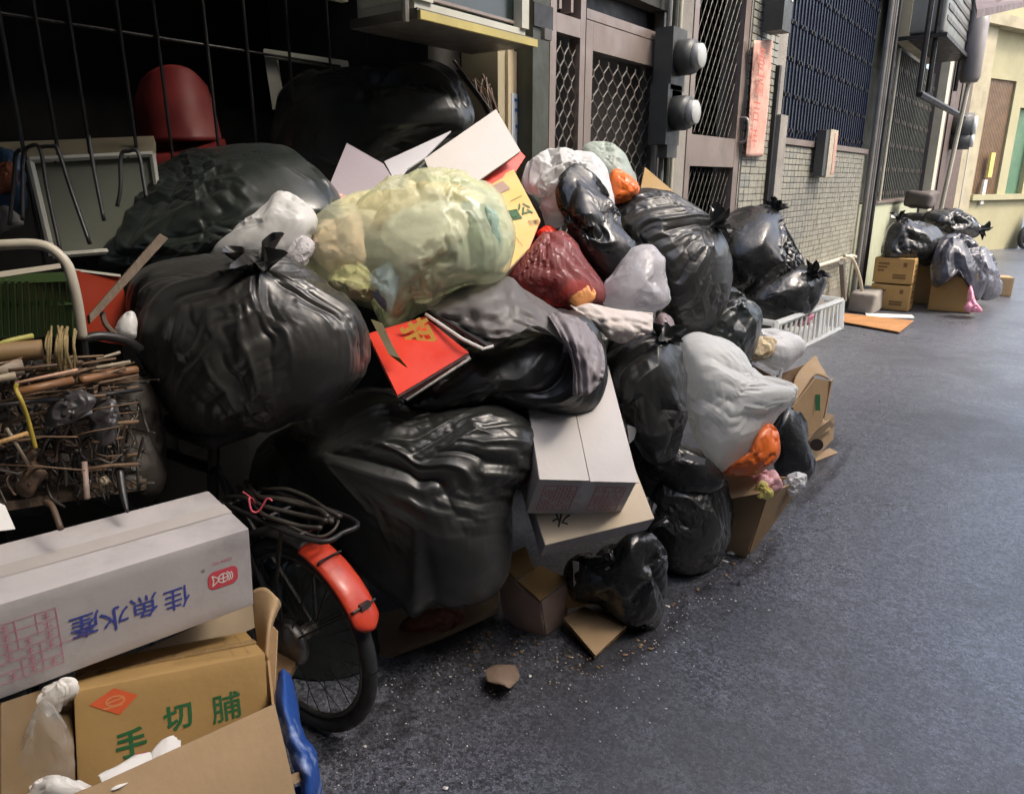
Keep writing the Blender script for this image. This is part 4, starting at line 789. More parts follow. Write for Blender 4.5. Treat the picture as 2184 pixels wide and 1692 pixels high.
bag("food_bag", "clear bag of food scraps tied on the white crate", [(1583, 742), (1600, 718), (1650, 700), (1700, 718), (1716, 742), (1702, 768), (1662, 786), (1612, 768)], 3.5, .13, WHT, knot=(1620, 700, .4), pleat=.4, iso=.12)
bag("food_scrap", "yellow-brown food scrap showing in front of the clear food bag", [(1588, 742), (1605, 722), (1650, 722), (1655, 750), (1625, 768), (1600, 762)], 3.38, .05, FLOWER, cat="scraps", lev=5, iso=.12)
bag("plastic_bag", "small grey-pink crumpled bag above the crumpled black sack", [(1395, 700), (1408, 668), (1432, 680), (1444, 720), (1430, 750), (1405, 740)], 2.75, .06, mat("greypink_film", (.42, .33, .34), .35, .2, 8, .4, 25, trans=.15), lev=5, iso=.14, group=GW, style='m', clampn=.07, lumps=.015)
bag("plastic_bag", "small white bag poking out left of the big left sack", [(245, 700), (262, 672), (285, 668), (292, 715), (270, 725), (252, 715)], 1.82, .04, WHT, lev=5, group=GW, style='m', clampn=.07, lumps=.015)
bag("plastic_bag", "brown and pink wrapped bundle behind the green bag", [(655, 455), (690, 415), (735, 418), (740, 450), (700, 470), (668, 480)], 2.45, .07, mat("brownpink", (.45, .25, .18), .5, .4, 12, .3, 25, col2=(.6, .5, .45)), lev=5, iso=.12, group="coloured plastic bags", style='m', clampn=.07, lumps=.015)
bag("plastic_bag", "orange and white rubbish wrap beside the foot of the yellow carton", [(1145, 500), (1165, 480), (1190, 495), (1200, 515), (1165, 520)], 2.68, .05, REDP, lev=5, iso=.14, group="coloured plastic bags", style='m', clampn=.07, lumps=.015)
# grey film drape and cloth
sheet("plastic_film", "grey translucent plastic film draped below the green bag", "film",
      [[(900, 650, 2.2), (985, 612, 2.2), (1075, 588, 2.22), (1120, 618, 2.28), (1180, 655, 2.32)], [(925, 668, 2.14), (1000, 648, 2.12), (1085, 640, 2.14), (1150, 660, 2.2), (1225, 690, 2.22)], [(960, 690, 2.12), (1020, 700, 2.08), (1090, 690, 2.1), (1180, 715, 2.14), (1262, 738, 2.16)], [(1000, 715, 2.11), (1040, 722, 2.08), (1095, 718, 2.08), (1150, 695, 2.12), (1240, 770, 2.14)]], GREYF, t=.0015, wob=.01, seed=5, pleat=.004, n=9)
sheet("film_tail", "wrinkled lilac-grey plastic tail hanging over the sagging sack", "film",
      [[(1165, 668, 2.2), (1205, 668, 2.2), (1250, 690, 2.22), (1285, 740, 2.3)], [(1195, 715, 2.1), (1225, 720, 2.08), (1255, 735, 2.12), (1290, 770, 2.22)], [(1220, 770, 2.09), (1240, 780, 2.08), (1262, 790, 2.1), (1288, 800, 2.18)], [(1222, 840, 2.1), (1240, 842, 2.09), (1258, 838, 2.1), (1276, 820, 2.16)]], mat("lilac_film", (.46, .42, .44), .3, .25, 8, .7, 30, aniso=(1, 1, .3), trans=.15), t=.0015, wob=.008, seed=9, pleat=.007, n=10)
sheet("cloth", "crumpled off-white cloth spilling out below the clear bag", "cloth",
      [[(1215, 652, 2.5), (1260, 648, 2.48), (1320, 660, 2.46), (1392, 668, 2.5)], [(1235, 668, 2.42), (1290, 675, 2.38), (1340, 680, 2.38), (1392, 690, 2.44)], [(1262, 690, 2.4), (1300, 702, 2.36), (1345, 705, 2.36), (1385, 712, 2.42)], [(1290, 715, 2.42), (1312, 728, 2.38), (1335, 730, 2.38), (1352, 716, 2.42)]], CLOTH, t=.004, wob=.012, seed=2, pleat=.006, n=8)
# ================================================================== boxes in the pile
# white carton in the middle
C1 = [-1.1782, 1.8791, 0.7179, 0.6738, -0.5854, 0.4508, 0.7322, 0.6113, -0.3005, -0.0996, 0.5326, 0.8405, 0.3, 0.4736, 0.1805]
t, face = carton("carton", "white carton with pink printed tables lying on the beige box in mid pile", C1, WBOARD2, seed=1)
o, xd, yd, (w, h) = face('front')
def table(par, o, xd, yd, x0, y0, x1, y1, nx, ny, mt, nm="printed_table", w=.0012, marks=True, seed=0):
    rg = random.Random(seed); sg = [(x0, y0+(y1-y0)*k/ny, x1, y0+(y1-y0)*k/ny) for k in range(ny+1)]
    for j in range(ny):
        for k in range(nx+1):
            if k in (0, nx) or rg.random() < .75: xx = x0+(x1-x0)*k/nx; sg.append((xx, y0+(y1-y0)*j/ny, xx, y0+(y1-y0)*(j+1)/ny))
        if marks:
            for k in range(nx):
                if rg.random() < .7:
                    cx_, cy_ = x0+(x1-x0)*(k+.5)/nx, y0+(y1-y0)*(j+.5)/ny; s = (x1-x0)/nx*.2; sg += [(cx_-s, cy_-s*.5, cx_+s, cy_-s*.5), (cx_-s, cy_+s*.6, cx_+s, cy_+s*.6), (cx_, cy_-s, cx_, cy_+s)]
    return lines(nm, sg, w, o, xd, yd, mt, par)
table(t, o, xd, yd, -.125, -.065, -.025, .06, 5, 5, PINKI, seed=1, w=.0022); table(t, o, xd, yd, .033, -.065, .125, .06, 6, 5, PINKI, seed=2, w=.0022)
MB().box(o+yd*(h/2+.0)+xd*(-.07)-face('front')[0]*0, (.001, .001, .001)).V
fo, fx, fy, (fw_, fh_) = face('top', .002)
nrm = np.cross(fx, fy)
MB().box(fo-fx*.075-fy*.005+nrm*.002, (.148, fh_, .004), np.stack([fx, fy, nrm], 1)).build("flap", WBOARD2, t); MB().box(fo+fx*.0755-fy*.008+nrm*.002, (.148, fh_, .004), np.stack([fx, fy, nrm], 1)).build("flap", WBOARD2, t)
patch("tape", [(-.018, -.089), (.026, -.089), (.026, .089), (-.018, .089)], o-np.cross(xd, yd)*.0004, xd, yd, mat("white_tape", (.5, .48, .5), .3, .05, 5), t)
lo, lx, ly, _ = face('left', .0016)
V = [(.16*0+.035*math.cos(a)+.14, .055*math.sin(a)) for a in np.linspace(0, 2*math.pi, 24, endpoint=False)]; patch("red_oval", V, lo, lx, ly, REDL, t)
# beige box beneath
C2 = [-1.1473, 1.8958, 0.5181, 0.6115, -0.6262, 0.4836, 0.7826, 0.3891, -0.4859, 0.1161, 0.6756, 0.7281, 0.36, 0.3397, 0.1]
R2 = np.array(C2[3:12]).reshape(3, 3); cc = np.array(C2[:3])+R2[:, 2]*.045; C2[:3] = list(cc)
t, face = carton("carton", "beige-topped flat box under the white carton in mid pile", C2, WBOARD, seed=2)
fo, fx, fy, (fw_, fh_) = face('top', .0014); nrm = np.cross(fx, fy)
patch("beige_top", [(-.178, -.168), (.178, -.168), (.178, .168), (-.178, .168)], fo, fx, fy, CBEIGE, t)
text("lettering", "水", .06, fo+fx*-.11-fy*.10+nrm*.001, fx, fy, BLKI, t, bold=.01, rot=math.radians(150)); text("lettering", "火", .05, fo+fx*.12-fy*.05+nrm*.001, fx, fy, BRNI, t, rot=math.radians(60))
tp = mat("brown_tape", (.34, .22, .1), .25, .1, 8)
# red booklet stack
def qd(*p): return [P(*q) for q in p]
def pq(*p): return planar(qd(*p))
rbk = thing("booklet", "red booklet with a gold character on the sagging sack", "booklet", P(870, 800, 2.1))
RQ = planar([P(785, 712, 2.08), P(848, 843, 2.0), P(1000, 752, 2.06), P(905, 676, 2.16)])
MB().panel(RQ, .004).build("cover", REDP, rbk)
off = lambda a, b, c: np.array([q+rt*a+up*b+fw*c for q in RQ])
nq = np.cross(RQ[1]-RQ[0], RQ[3]-RQ[0]); nq /= np.linalg.norm(nq); nq = nq if nq@(-fw) > 0 else -nq
MB().panel([q-nq*.007 for q in RQ], .008).build("pages", PAPER, rbk); MB().panel([q-nq*.014-rt*.003 for q in RQ], .004).build("back_cover", REDP, rbk)
e1 = (RQ[3]-RQ[0]); e1 /= np.linalg.norm(e1); e2 = np.cross(nq, e1)
cen = sum(RQ)/4
text("gold_character", "招", .085, P(893, 716, 2.10)+nq*.012, rt, up, GOLD, rbk, bold=.035, rot=math.radians(-62))
qs = [P(804, 690, 2.05), P(826, 735, 2.03), P(842, 765, 2.015), P(868, 788, 2.02)]
sw = [.018, .015, .017, .004]; V = []
for q, w_ in zip(qs, sw): V += [q+nq*.012-rt*w_*.9+up*.3*w_, q+nq*.012+rt*w_*.9-up*.3*w_]
mesh_obj("brush_stroke", V, [(0, 1, 3, 2), (2, 3, 5, 4), (4, 5, 7, 6)], mat("dark_gold_ink", (.09, .07, .01), .35, .2, 12), rbk)
wk = MB().panel(pq((858, 847, 2.04), (868, 853, 2.035), (1005, 765, 2.09), (1000, 757, 2.1)), .006).build("white_folder", PAPER); tag(wk, "white folded paper edge sticking out under the red booklet", "paper")
tr = thing("tray", "black tray lid with white rim lying beside the red booklet", "tray", P(1000, 720, 2.1)); MB().panel(pq((915, 664, 2.14), (1042, 742, 2.05), (1085, 725, 2.12), (960, 650, 2.2)), .008).build("lid", DARKP, tr)
MB().tube(qd((908, 670, 2.13), (985, 722, 2.06), (1030, 744, 2.04), (1052, 738, 2.05)), .005, 6).build("rim", PAPER, tr)
# yellow carton
YQ = [P(1000, 405, 2.6), P(1095, 362, 2.72), P(1152, 470, 2.62), P(1128, 530, 2.55), P(1076, 582, 2.45), P(985, 560, 2.42)]; YQ = planar(YQ)
yb_ = thing("carton", "yellow carton with green characters beside the green bag", cat="box", loc=P(1090, 560, 2.6))
MB().panel(YQ, .005).build("front_panel", YBOX, yb_)
ny = np.cross(YQ[1]-YQ[0], YQ[-1]-YQ[0]); ny /= np.linalg.norm(ny); ny = ny if ny@(-fw) > 0 else -ny
back = [q-ny*.06 for q in YQ]
MB().panel([YQ[1]-ny*.004, YQ[2]-ny*.004, back[2], back[1]], .004).build("side_panel", REDP, yb_); MB().panel([YQ[2]-ny*.004, YQ[3]-ny*.004, back[3], back[2]], .004).build("side_panel", REDP, yb_); MB().panel([YQ[3]-ny*.004, YQ[4]-ny*.004, back[4], back[3]], .004).build("side_panel", CBEIGE, yb_)
MB().panel([back[0], back[1], YQ[1]-ny*.004, YQ[0]-ny*.004], .004).build("top_panel", CARDD, yb_); MB().panel(back, .004).build("back_panel", CARD, yb_)
yx = YQ[1]-YQ[0]; yx /= np.linalg.norm(yx); yy = np.cross(ny, yx)
def onY(u, v):
    r = ray(u, v); t_ = ((YQ[0]-CAM)@ny)/(r@ny); return CAM+r*t_+ny*.006
text("lettering", "圓", .05, onY(1096, 460), yx, yy, GREENI, yb_, bold=.02, rot=-.25); text("lettering", "公", .058, onY(1118, 447), yx, yy, GREENI, yb_, bold=.01, rot=-.25)
text("lettering", "酒類", .022, onY(1138, 476), yx, yy, BRNI, yb_, bold=.02, rot=-.35)
lines("printed_line", [(-.03, 0, .03, .0)], .002, onY(1100, 425), yx, yy, GREENI, yb_); lines("printed_line", [(0, -.04, .01, .04)], .002, onY(1098, 510), yx, yy, BRNI, yb_)
patch("brown_strip", [(-.06, -.02), (.06, -.02), (.06, .022), (-.06, .022)], onY(1055, 408), yx, yy, mat("dull_brown_print", (.33, .22, .17), .6, .1, 8), yb_)
rd = thing("red_tray", "thin red plastic tray pressed under the white open box", "tray", P(1060, 370, 2.75)); MB().panel(pq((1015, 392, 2.62), (1108, 322, 2.78), (1120, 335, 2.78), (1100, 366, 2.72), (1030, 402, 2.62)), .006).build("base", REDP, rd)
MB().panel(pq((1012, 388, 2.61), (1106, 320, 2.77), (1108, 325, 2.765), (1016, 394, 2.605)), .012).build("lip", mat("dark_red", (.12, .03, .025), .5, .2, 8), rd)
# white open box
wo = thing("open_box", "white open carton with raised flaps near the top of the pile", "box", P(960, 380, 2.8))
MB().panel(pq((905, 340, 2.62), (1058, 234, 2.78), (1110, 323, 2.70), (1012, 392, 2.56), (945, 430, 2.5)), .005).build("side_panel", WBOARD2, wo)
MB().panel(pq((866, 365, 2.66), (903, 340, 2.625), (940, 420, 2.52), (860, 400, 2.58)), .005).build("corner_flap", mat("pale_greenish_board", (.5, .51, .47), .6, .05, 4), wo)
MB().panel(pq((820, 345, 2.62), (962, 280, 2.7), (905, 338, 2.6), (868, 362, 2.57), (845, 392, 2.55)), .005).build("inner_panel", mat("cool_white_board", (.6, .59, .63), .55, .04, 4), wo)
MB().panel(pq((740, 306, 2.52), (818, 350, 2.5), (850, 400, 2.45), (800, 425, 2.43), (695, 415, 2.45)), .005).build("side_flap", LILAC, wo)
# cardboard flap at top right
qpanel("cardboard_sheet", "upright corner of tan cardboard in front of the gate's foot", "cardboard", [(1375, 357, 3.5), (1455, 425, 3.55), (1440, 480, 3.5), (1362, 420, 3.4)], CARD3, .006)
# flattened cardboard under the biggest sack
qpanel("cardboard_sheet", "flattened dirty cardboard lying under the biggest black sack", "cardboard", [tuple([790, 1428, 2.36]), (1062, 1302, 2.62), (1066, 1245, 2.72), (780, 1320, 2.6)], mat("dirty_cardboard", (.36, .26, .17), .8, .2, 5, .15, 40, stain=.5), .02)
bag("plastic_bag", "flat dull red-brown wrapper on the flattened cardboard", [(850, 1335), (890, 1305), (960, 1295), (990, 1312), (960, 1345), (890, 1355)], 2.52, .03, mat("redbrown_wrap", (.2, .07, .04), .5, .3, 8, .2, 30), lev=5, group="coloured plastic bags")
# open carton at the foot of the pile
oc = thing("open_carton", "torn brown carton with drooping wet side at the foot of the pile", "box", G(1140, 1345))
WETC = mat("pale_wet_card", (.36, .27, .25), .7, .25, 9, .2, 40, col2=(.45, .32, .22), stain=.4)
sheet("front_side", None, None, [[(1064, 1198, 2.56), (1100, 1236, 2.47), (1152, 1284, 2.4)], [(1067, 1260, 2.6), (1104, 1292, 2.5), (1157, 1320, 2.44)], [(1075, 1318, 2.62), (1112, 1342, 2.55), (1163, 1352, 2.5)]], WETC, oc, .006, wob=.005, seed=1)
sheet("right_side", None, None, [[(1153, 1283, 2.4), (1180, 1262, 2.45), (1212, 1232, 2.52)], [(1158, 1320, 2.44), (1185, 1300, 2.49), (1212, 1275, 2.56)], [(1164, 1352, 2.5), (1186, 1340, 2.54), (1206, 1322, 2.6)]], WETC, oc, .006, wob=.005, seed=4)
MB().panel(pq((1062, 1196, 2.56), (1098, 1232, 2.46), (1140, 1212, 2.5), (1120, 1165, 2.62)), .005).build("top_flap", CARD3, oc)
MB().panel(pq((1104, 1238, 2.45), (1152, 1280, 2.38), (1210, 1232, 2.5), (1150, 1205, 2.56)), .005).build("top_flap", CARD3, oc)
MB().panel(pq((1066, 1204, 2.55), (1100, 1242, 2.45), (1112, 1262, 2.45), (1082, 1228, 2.54)), .004).build("torn_strip", CARD2, oc)
sheet("side_flap", None, None, [[(1200, 1230, 2.5), (1225, 1262, 2.55), (1262, 1275, 2.55)], [(1192, 1300, 2.54), (1220, 1295, 2.56), (1255, 1290, 2.56)]], CARD, oc, .005)
fc = thing("folded_cardboard", "folded piece of clean tan cardboard lying on the road", "cardboard", G(1270, 1390)); 
MB().panel([G(1202, 1318, .06), G(1270, 1398, .03), G(1340, 1332, .035), G(1245, 1292, .06)], .005).build("upper_leaf", CARD2, fc); MB().panel([G(1200, 1322, .02), G(1268, 1402, .01), G(1338, 1340, .008), G(1245, 1300, .015)], .005).build("lower_leaf", CARD2, fc)
qpanel("paper_scrap", "white scrap of paper between the open carton and the low sack", "paper", [(1222, 1195, 2.44), (1234, 1198, 2.43), (1236, 1230, 2.44), (1224, 1250, 2.46)], WBOARD2, .003)
qpanel("paper_scrap", "white scrap wedged right of the white carton", "paper", [(1338, 905, 2.52), (1358, 912, 2.54), (1352, 935, 2.55), (1342, 945, 2.54)], PAPER, .004)
qpanel("grey_strip", "narrow grey plastic strip under the pale blue-white bag", "strip", [(1463, 966, 2.62), (1506, 978, 2.6), (1502, 990, 2.6), (1460, 978, 2.62)], mat("grey_plastic_strip", (.18, .18, .19), .4, .1, 6), .006)
# tall carton at the right
tc_ = thing("tall_carton", "tall open tan carton stuffed with rubbish at the right of the pile", "box", G(1580, 1190))
MB().panel(pq((1545, 1020, 2.92), (1635, 1052, 2.86), (1592, 1190, 3.03), (1548, 1178, 3.1)), .006).build("front_side", CARD2, tc_)
MB().panel(pq((1637, 1052, 2.86), (1718, 1018, 3.12), (1640, 1128, 3.2), (1594, 1188, 3.035)), .006).build("right_side", CARD, tc_)
MB().panel(pq((1542, 1002, 2.93), (1600, 1012, 2.88), (1622, 1052, 2.82), (1560, 1062, 2.84)), .005).build("front_flap", CARD2, tc_)
MB().panel(pq((1550, 1018, 3.0), (1718, 1016, 3.14), (1642, 1126, 3.22), (1552, 1176, 3.14)), .005).build("back_side", CARD, tc_)
bag("rubbish_wrap", "pink crumpled wrap showing at the top of the tall carton", [(1602, 1030), (1625, 1005), (1655, 1012), (1668, 1035), (1640, 1055), (1612, 1052)], 2.9, .05, SKINP, cat="wrap", lev=5, iso=.3, lumps=.14, pleat=.8)
bag("rubbish_wrap", "white and blue crumpled wrap at the right rim of the tall carton", [(1672, 1035), (1690, 1010), (1722, 1012), (1715, 1035), (1690, 1055)], 3.05, .04, WHT, cat="wrap", lev=5, iso=.3, lumps=.14, pleat=.8)
bag("rubbish_wrap", "yellow crumpled wrap at the front rim of the tall carton", [(1612, 1050), (1622, 1025), (1640, 1040), (1650, 1055), (1632, 1065)], 2.84, .02, YEL, cat="wrap", lev=5, iso=.3, lumps=.14, pleat=.8)
# cartons behind the blue-white bag
ob = thing("open_carton", "open brown carton under the white plastic crate", "box", P(1680, 880, 3.8))
MB().panel(pq((1580, 765, 3.5), (1655, 805, 3.42), (1650, 862, 3.5), (1575, 830, 3.55)), .006).build("left_side", CARD, ob)
MB().panel(pq((1657, 800, 3.44), (1735, 770, 3.8), (1735, 850, 3.85), (1655, 865, 3.52)), .006).build("inner_side", CARDD, ob)
MB().tube(qd((1668, 785, 3.4), (1655, 830, 3.42)), .008, 6).build("white_tie", PAPER, ob)
uc = thing("upright_carton", "upright brown carton panel with green print at the right of the pile", "box", P(1720, 960, 3.5))
MB().panel(pq((1690, 868, 3.45), (1738, 806, 3.6), (1770, 812, 3.64), (1752, 900, 3.7), (1722, 940, 3.62), (1700, 930, 3.52)), .008).build("front_side", CARD, uc)
MB().panel(pq((1772, 812, 3.66), (1776, 806, 3.75), (1758, 898, 3.8), (1754, 902, 3.72)), .008).build("edge_side", CARD2, uc)
sheet("torn_flap", None, None, [[(1688, 850, 3.5), (1698, 800, 3.6), (1735, 760, 3.7), (1742, 765, 3.72)], [(1692, 862, 3.48), (1715, 830, 3.55), (1738, 800, 3.62), (1768, 808, 3.66)]], CARD2, uc, .005)
patch("green_print", [(-.012, -.04), (.012, -.04), (.012, .04), (-.012, .04)], P(1744, 858, 3.585), rt, up, GREENI, uc)
fp = thing("flat_carton", "flattened tan carton with a round hole lying on the road edge", "box", G(1735, 975))
MB().panel([G(1700, 960, .22), G(1752, 880, .3), G(1778, 884, .22), G(1776, 935, .08), G(1738, 974, .03), G(1715, 968, .08)], .008).build("sheet", CARD2, fp)
MB().panel([G(1716, 935, .26), G(1768, 895, .3), G(1780, 905, .2), G(1740, 948, .15)], .006).build("raised_flap", CARD2, fp)
hp = [P(1742+14*math.cos(a), 948+13*math.sin(a), 3.72) for a in np.linspace(0, 2*math.pi, 18, endpoint=False)]; MB().panel(hp, .004).build("hole_lining", mat("hole_dark", (.02, .012, .008), .9, .1, 5), fp)
MB().panel([G(1735, 985, .006), G(1788, 965, .004), G(1770, 955, .01), G(1740, 968, .01)], .003).build("torn_strip", CARD2, fp)
tcx = thing("torn_carton", "torn brown carton piece lying flat under the upright carton", "cardboard", G(1700, 1000))
sheet("panel", None, None, [[(1668, 930, 3.75), (1712, 905, 3.85), (1752, 880, 3.98)], [(1690, 965, 3.72), (1728, 940, 3.8), (1772, 915, 3.95)]], CARD, tcx, .006, wob=.012, seed=8)
sheet("torn_edge", None, None, [[(1700, 905, 3.62), (1722, 900, 3.66), (1748, 880, 3.72)], [(1706, 930, 3.6), (1730, 925, 3.62), (1760, 900, 3.7)]], CARD2, tcx, .005, wob=.01, seed=9)
ocb = thing("torn_carton", "dark brown crushed carton between the plain sack and the crate", "box", P(1600, 800, 3.6))
MB().panel(pq((1560, 770, 3.62), (1600, 752, 3.6), (1606, 800, 3.62), (1572, 812, 3.64)), .006).build("side", CARDD, ocb)
# white plastic crate
cr = thing("crate", "white plastic crate with slatted sides at the right end of the pile", "crate", P(1720, 760, 3.9))
c0 = [P(1640, 775, 3.55), P(1792, 700, 4.2), P(1795, 640, 4.25), P(1655, 690, 3.55)]   # front side: bottom-left, bottom-right, top-right, top-left
bk = np.array([-.42, .12, .0]); fR = [q.copy() for q in c0]
def lerp(a, b, t): return a+(b-a)*t
MB().tube([fR[3], fR[2]], .016, 6).build("rim_bar", CRATEW, cr); MB().tube([fR[0], fR[1]], .014, 6).build("base_bar", CRATEW, cr); MB().tube([fR[2], fR[2]+bk*1.05], .016, 6).build("rim_bar", CRATEW, cr); MB().tube([fR[3], fR[3]+bk], .016, 6).build("rim_bar", CRATEW, cr); MB().tube([fR[2]+bk*1.05, fR[3]+bk], .016, 6).build("rim_bar", CRATEW, cr)
MB().tube([fR[1], fR[2]], .018, 6).build("corner_post", CRATEW, cr); MB().tube([fR[0], fR[3]], .018, 6).build("corner_post", CRATEW, cr)
for k in range(1, 14):
    a = k/14; MB().tube([lerp(fR[0], fR[1], a), lerp(fR[3], fR[2], a)], .007 if k != 9 else .014, 4).build("slat", CRATEW, cr)
for k in range(1, 9):
    a = k/9; MB().tube([lerp(fR[1], fR[1]+bk, a), lerp(fR[2], fR[2]+bk*1.05, a)], .007, 4).build("slat", CRATEW, cr)
MB().panel([fR[0], fR[1], fR[1]+bk, fR[0]+bk], .008).build("base", CRATEW, cr); MB().panel([fR[1]+bk, fR[2]+bk*1.05, fR[3]+bk, fR[0]+bk], .006).build("back_side", CRATEW, cr)
bag("rubbish_wrap", "small pink wrap lying at the rim of the white crate", [(1700, 690), (1718, 672), (1735, 672), (1722, 690), (1708, 698)], 3.9, .03, PNK, cat="wrap", lev=5, iso=.3, lumps=.14, pleat=.8)
#==LEFT==
# ================================================================== boxes at the lower left
L1 = [-1.5343, 0.5292, 0.674, 0.1827, -0.9801, 0.0772, 0.983, 0.1835, 0.0023, -0.0164, 0.0755, 0.997, 0.66, 0.232, 0.1979]
t, face = carton("carton", "long white fish carton with upside-down blue characters at the lower left", L1, WBOARD, seed=4, amp=.0008)
o, xd, yd, (w, h) = face('front', .0016)
cL = np.array(L1[:3])
def onface(u, v, o=o, xd=xd, yd=yd):
    n = np.cross(xd, yd); r = ray(u, v); return CAM+r*(((o-CAM)@n)/(r@n))
for ch, u, v in zip("佳魚水產", (372, 301, 262-8, 183), (1272, 1291, 1318, 1330)): pass
for ch, (u, v) in zip("佳魚水產", ((378, 1275), (308, 1293), (245, 1318), (182, 1333))):
    text("lettering", ch, .057, onface(u, v), xd, yd, BLUEI, t, bold=.004, rot=math.pi)
def rrect(w, h, r, n=5):
    out = []
    for cx_, cy_, a0 in ((w/2-r, h/2-r, 0), (-w/2+r, h/2-r, 90), (-w/2+r, -h/2+r, 180), (w/2-r, -h/2+r, 270)):
        for k in range(n): a = math.radians(a0+90*k/(n-1)); out.append((cx_+r*math.cos(a), cy_+r*math.sin(a)))
    return out
lc = onface(476, 1231); patch("logo_patch", rrect(.066, .044, .014), lc, xd, yd, REDL, t)
nf = np.cross(xd, yd); arcs = [(.011*math.cos(a), .011*math.sin(a), .011*math.cos(a+.35), .011*math.sin(a+.35)) for a in np.arange(0, 6.28, .35)]
fish = arcs+[(-.011, 0, .011, 0), (0, -.011, 0, .011)]+[(.016*math.cos(a), .015*math.sin(a), .016*math.cos(a+.3), .015*math.sin(a+.3)) for a in np.arange(-.8, .8, .3)]+[(.021*math.cos(a), .018*math.sin(a), .021*math.cos(a+.3), .018*math.sin(a+.3)) for a in np.arange(-.6, .6, .3)]+[(-.012, .004, -.024, .013), (-.012, -.004, -.024, -.013), (-.024, .013, -.021, 0), (-.021, 0, -.024, -.013)]
lines("logo_mark", fish, .0028, lc+nf*.0006, xd, yd, PAPER, t)
text("small_lettering", "CHIA YU", .011, onface(474, 1196), xd, yd, PINKI, t, rot=math.pi); text("small_lettering", "®", .012, onface(433, 1217), xd, yd, BRNI, t, rot=math.pi)
ta = onface(118, 1295); tb = onface(0, 1465); v_ = tb-ta
x1_, y1_ = (ta-o)@xd, (ta-o)@yd
table(t, o, xd, yd, x1_-.30, y1_-.125, x1_, y1_, 9, 6, PINKI, w=.0012, seed=5)
lines("printed_line", [(x1_, y1_-.08, x1_+.05, y1_-.08)], .001, o, xd, yd, PINKI, t)
o2, x2, y2, (w2, h2) = face('top', .0013); patch("tape", [(-w2/2, -.024), (w2/2, -.024), (w2/2, .024), (-w2/2, .024)], o2, x2, y2, mat("clear_tape", (.42, .39, .37), .18, .1, 5), t)
# inner carton with green characters
L2 = [-1.403, 0.632, 0.3945, 0.4015, -0.8805, -0.2522, 0.9096, 0.3513, 0.2217, -0.1066, -0.3184, 0.9419, 0.36, 0.231, 0.2104]
t, face = carton("carton", "yellow-brown carton with green characters and red diamond at the bottom left", L2, CARD3, seed=6)
o, xd, yd, (w, h) = face('front', .0016); nf = np.cross(xd, yd)
def onf(u, v, oo, a, b):
    n = np.cross(a, b); r = ray(u, v); return CAM+r*(((oo-CAM)@n)/(r@n))
for ch, (u, v), s in zip("手切脯", ((280, 1583), (380, 1528), (483, 1506)), (.058, .056, .062)): text("lettering", ch, s, onf(u, v, o, xd, yd), xd, yd, GREENI, t, bold=.008 if ch == '脯' else .024, rot=.06)
dq = [onf(u, v, o, xd, yd) for u, v in ((190, 1503), (255, 1523), (294, 1481), (243, 1466))]; mesh_obj("red_diamond", dq, [(0, 1, 2, 3)], REDI, t)
dc = sum(dq)/4+nf*.0008; lines("diamond_mark", [(.016*math.cos(a), .009*math.sin(a), .016*math.cos(a+.4), .009*math.sin(a+.4)) for a in np.arange(0, 6.2, .4)]+[(-.016, -.002, .016, .004), (-.022, -.012, .012, -.009)], .003, dc, xd, yd, mat("pale_red_ink", (.62, .25, .1), .6, .1, 8), t)
to, tx, ty, (tw, th) = face('top', .0016)
lines("printed_line", [(.12, -.1, .12, .1), (.15, -.1, .15, .1), (-.12, -.06, -.12, .0), (.165, -.1, .165, -.1)]+[(.0, -.08+.014*k, .11, -.08+.014*k) for k in range(8)], .0012, to, tx, ty, mat("faint_brown_ink", (.28, .19, .08), .7, .1, 8), t)
patch("red_stamp", [(-.012, -.008), (.012, -.008), (.012, .008), (-.012, .008)], onf(300, 1612, o, xd, yd)+nf*.003, xd, yd, REDL, t)
patch("tape", [(-.18, -.022), (.18, -.022), (.18, .022), (-.18, .022)], to-np.cross(tx, ty)*.0003, tx, ty, tp, t)
# outer carton with flaps
oo = thing("outer_carton", "open cardboard carton with bent flaps around the yellow-brown carton", "box", (-1.3, .7, 0))
MB().panel(pq((585, 1500, 1.5), (620, 1650, 1.48), (634, 1716, 1.47), (150, 1790, 1.2), (160, 1690, 1.22), (215, 1668, 1.25)), .005).build("front_flap", CARD2, oo)
hA_, hB_ = P(583, 1505, 1.53), P(170, 1690, 1.26); gz = lambda v_: np.array([v_[0], v_[1], .005])
MB().panel([hA_, hB_, gz(hB_), gz(hA_)], .005).build("front_side", CARD, oo)
hC_ = P(572, 1400, 1.72); MB().panel([hA_, hC_, gz(hC_), gz(hA_)], .005).build("right_side", CARD, oo)
MB().panel(pq((617, 1652, 1.5), (648, 1640, 1.55), (648, 1660, 1.55), (625, 1672, 1.5)), .005).build("flap_corner", CARD2, oo)
MB().panel(pq((560, 1380, 1.72), (578, 1330, 1.75), (592, 1345, 1.73), (585, 1500, 1.66), (572, 1520, 1.66)), .005).build("right_flap", CARD2, oo)
sheet("curled_flap", None, None, [[(540, 1258, 1.8), (565, 1252, 1.78), (592, 1275, 1.76), (598, 1290, 1.8)], [(545, 1330, 1.77), (558, 1328, 1.75), (574, 1332, 1.72), (578, 1340, 1.74)], [(556, 1400, 1.74), (562, 1398, 1.72), (568, 1400, 1.7), (572, 1420, 1.72)]], CARD2, oo, .005)
MB().panel(pq((180, 1440, 1.72), (545, 1278, 1.92), (548, 1335, 1.9), (180, 1500, 1.72)), .005).build("back_side", mat("printed_inner_board", (.32, .25, .17), .75, .2, 8, col2=(.42, .33, .22)), oo)
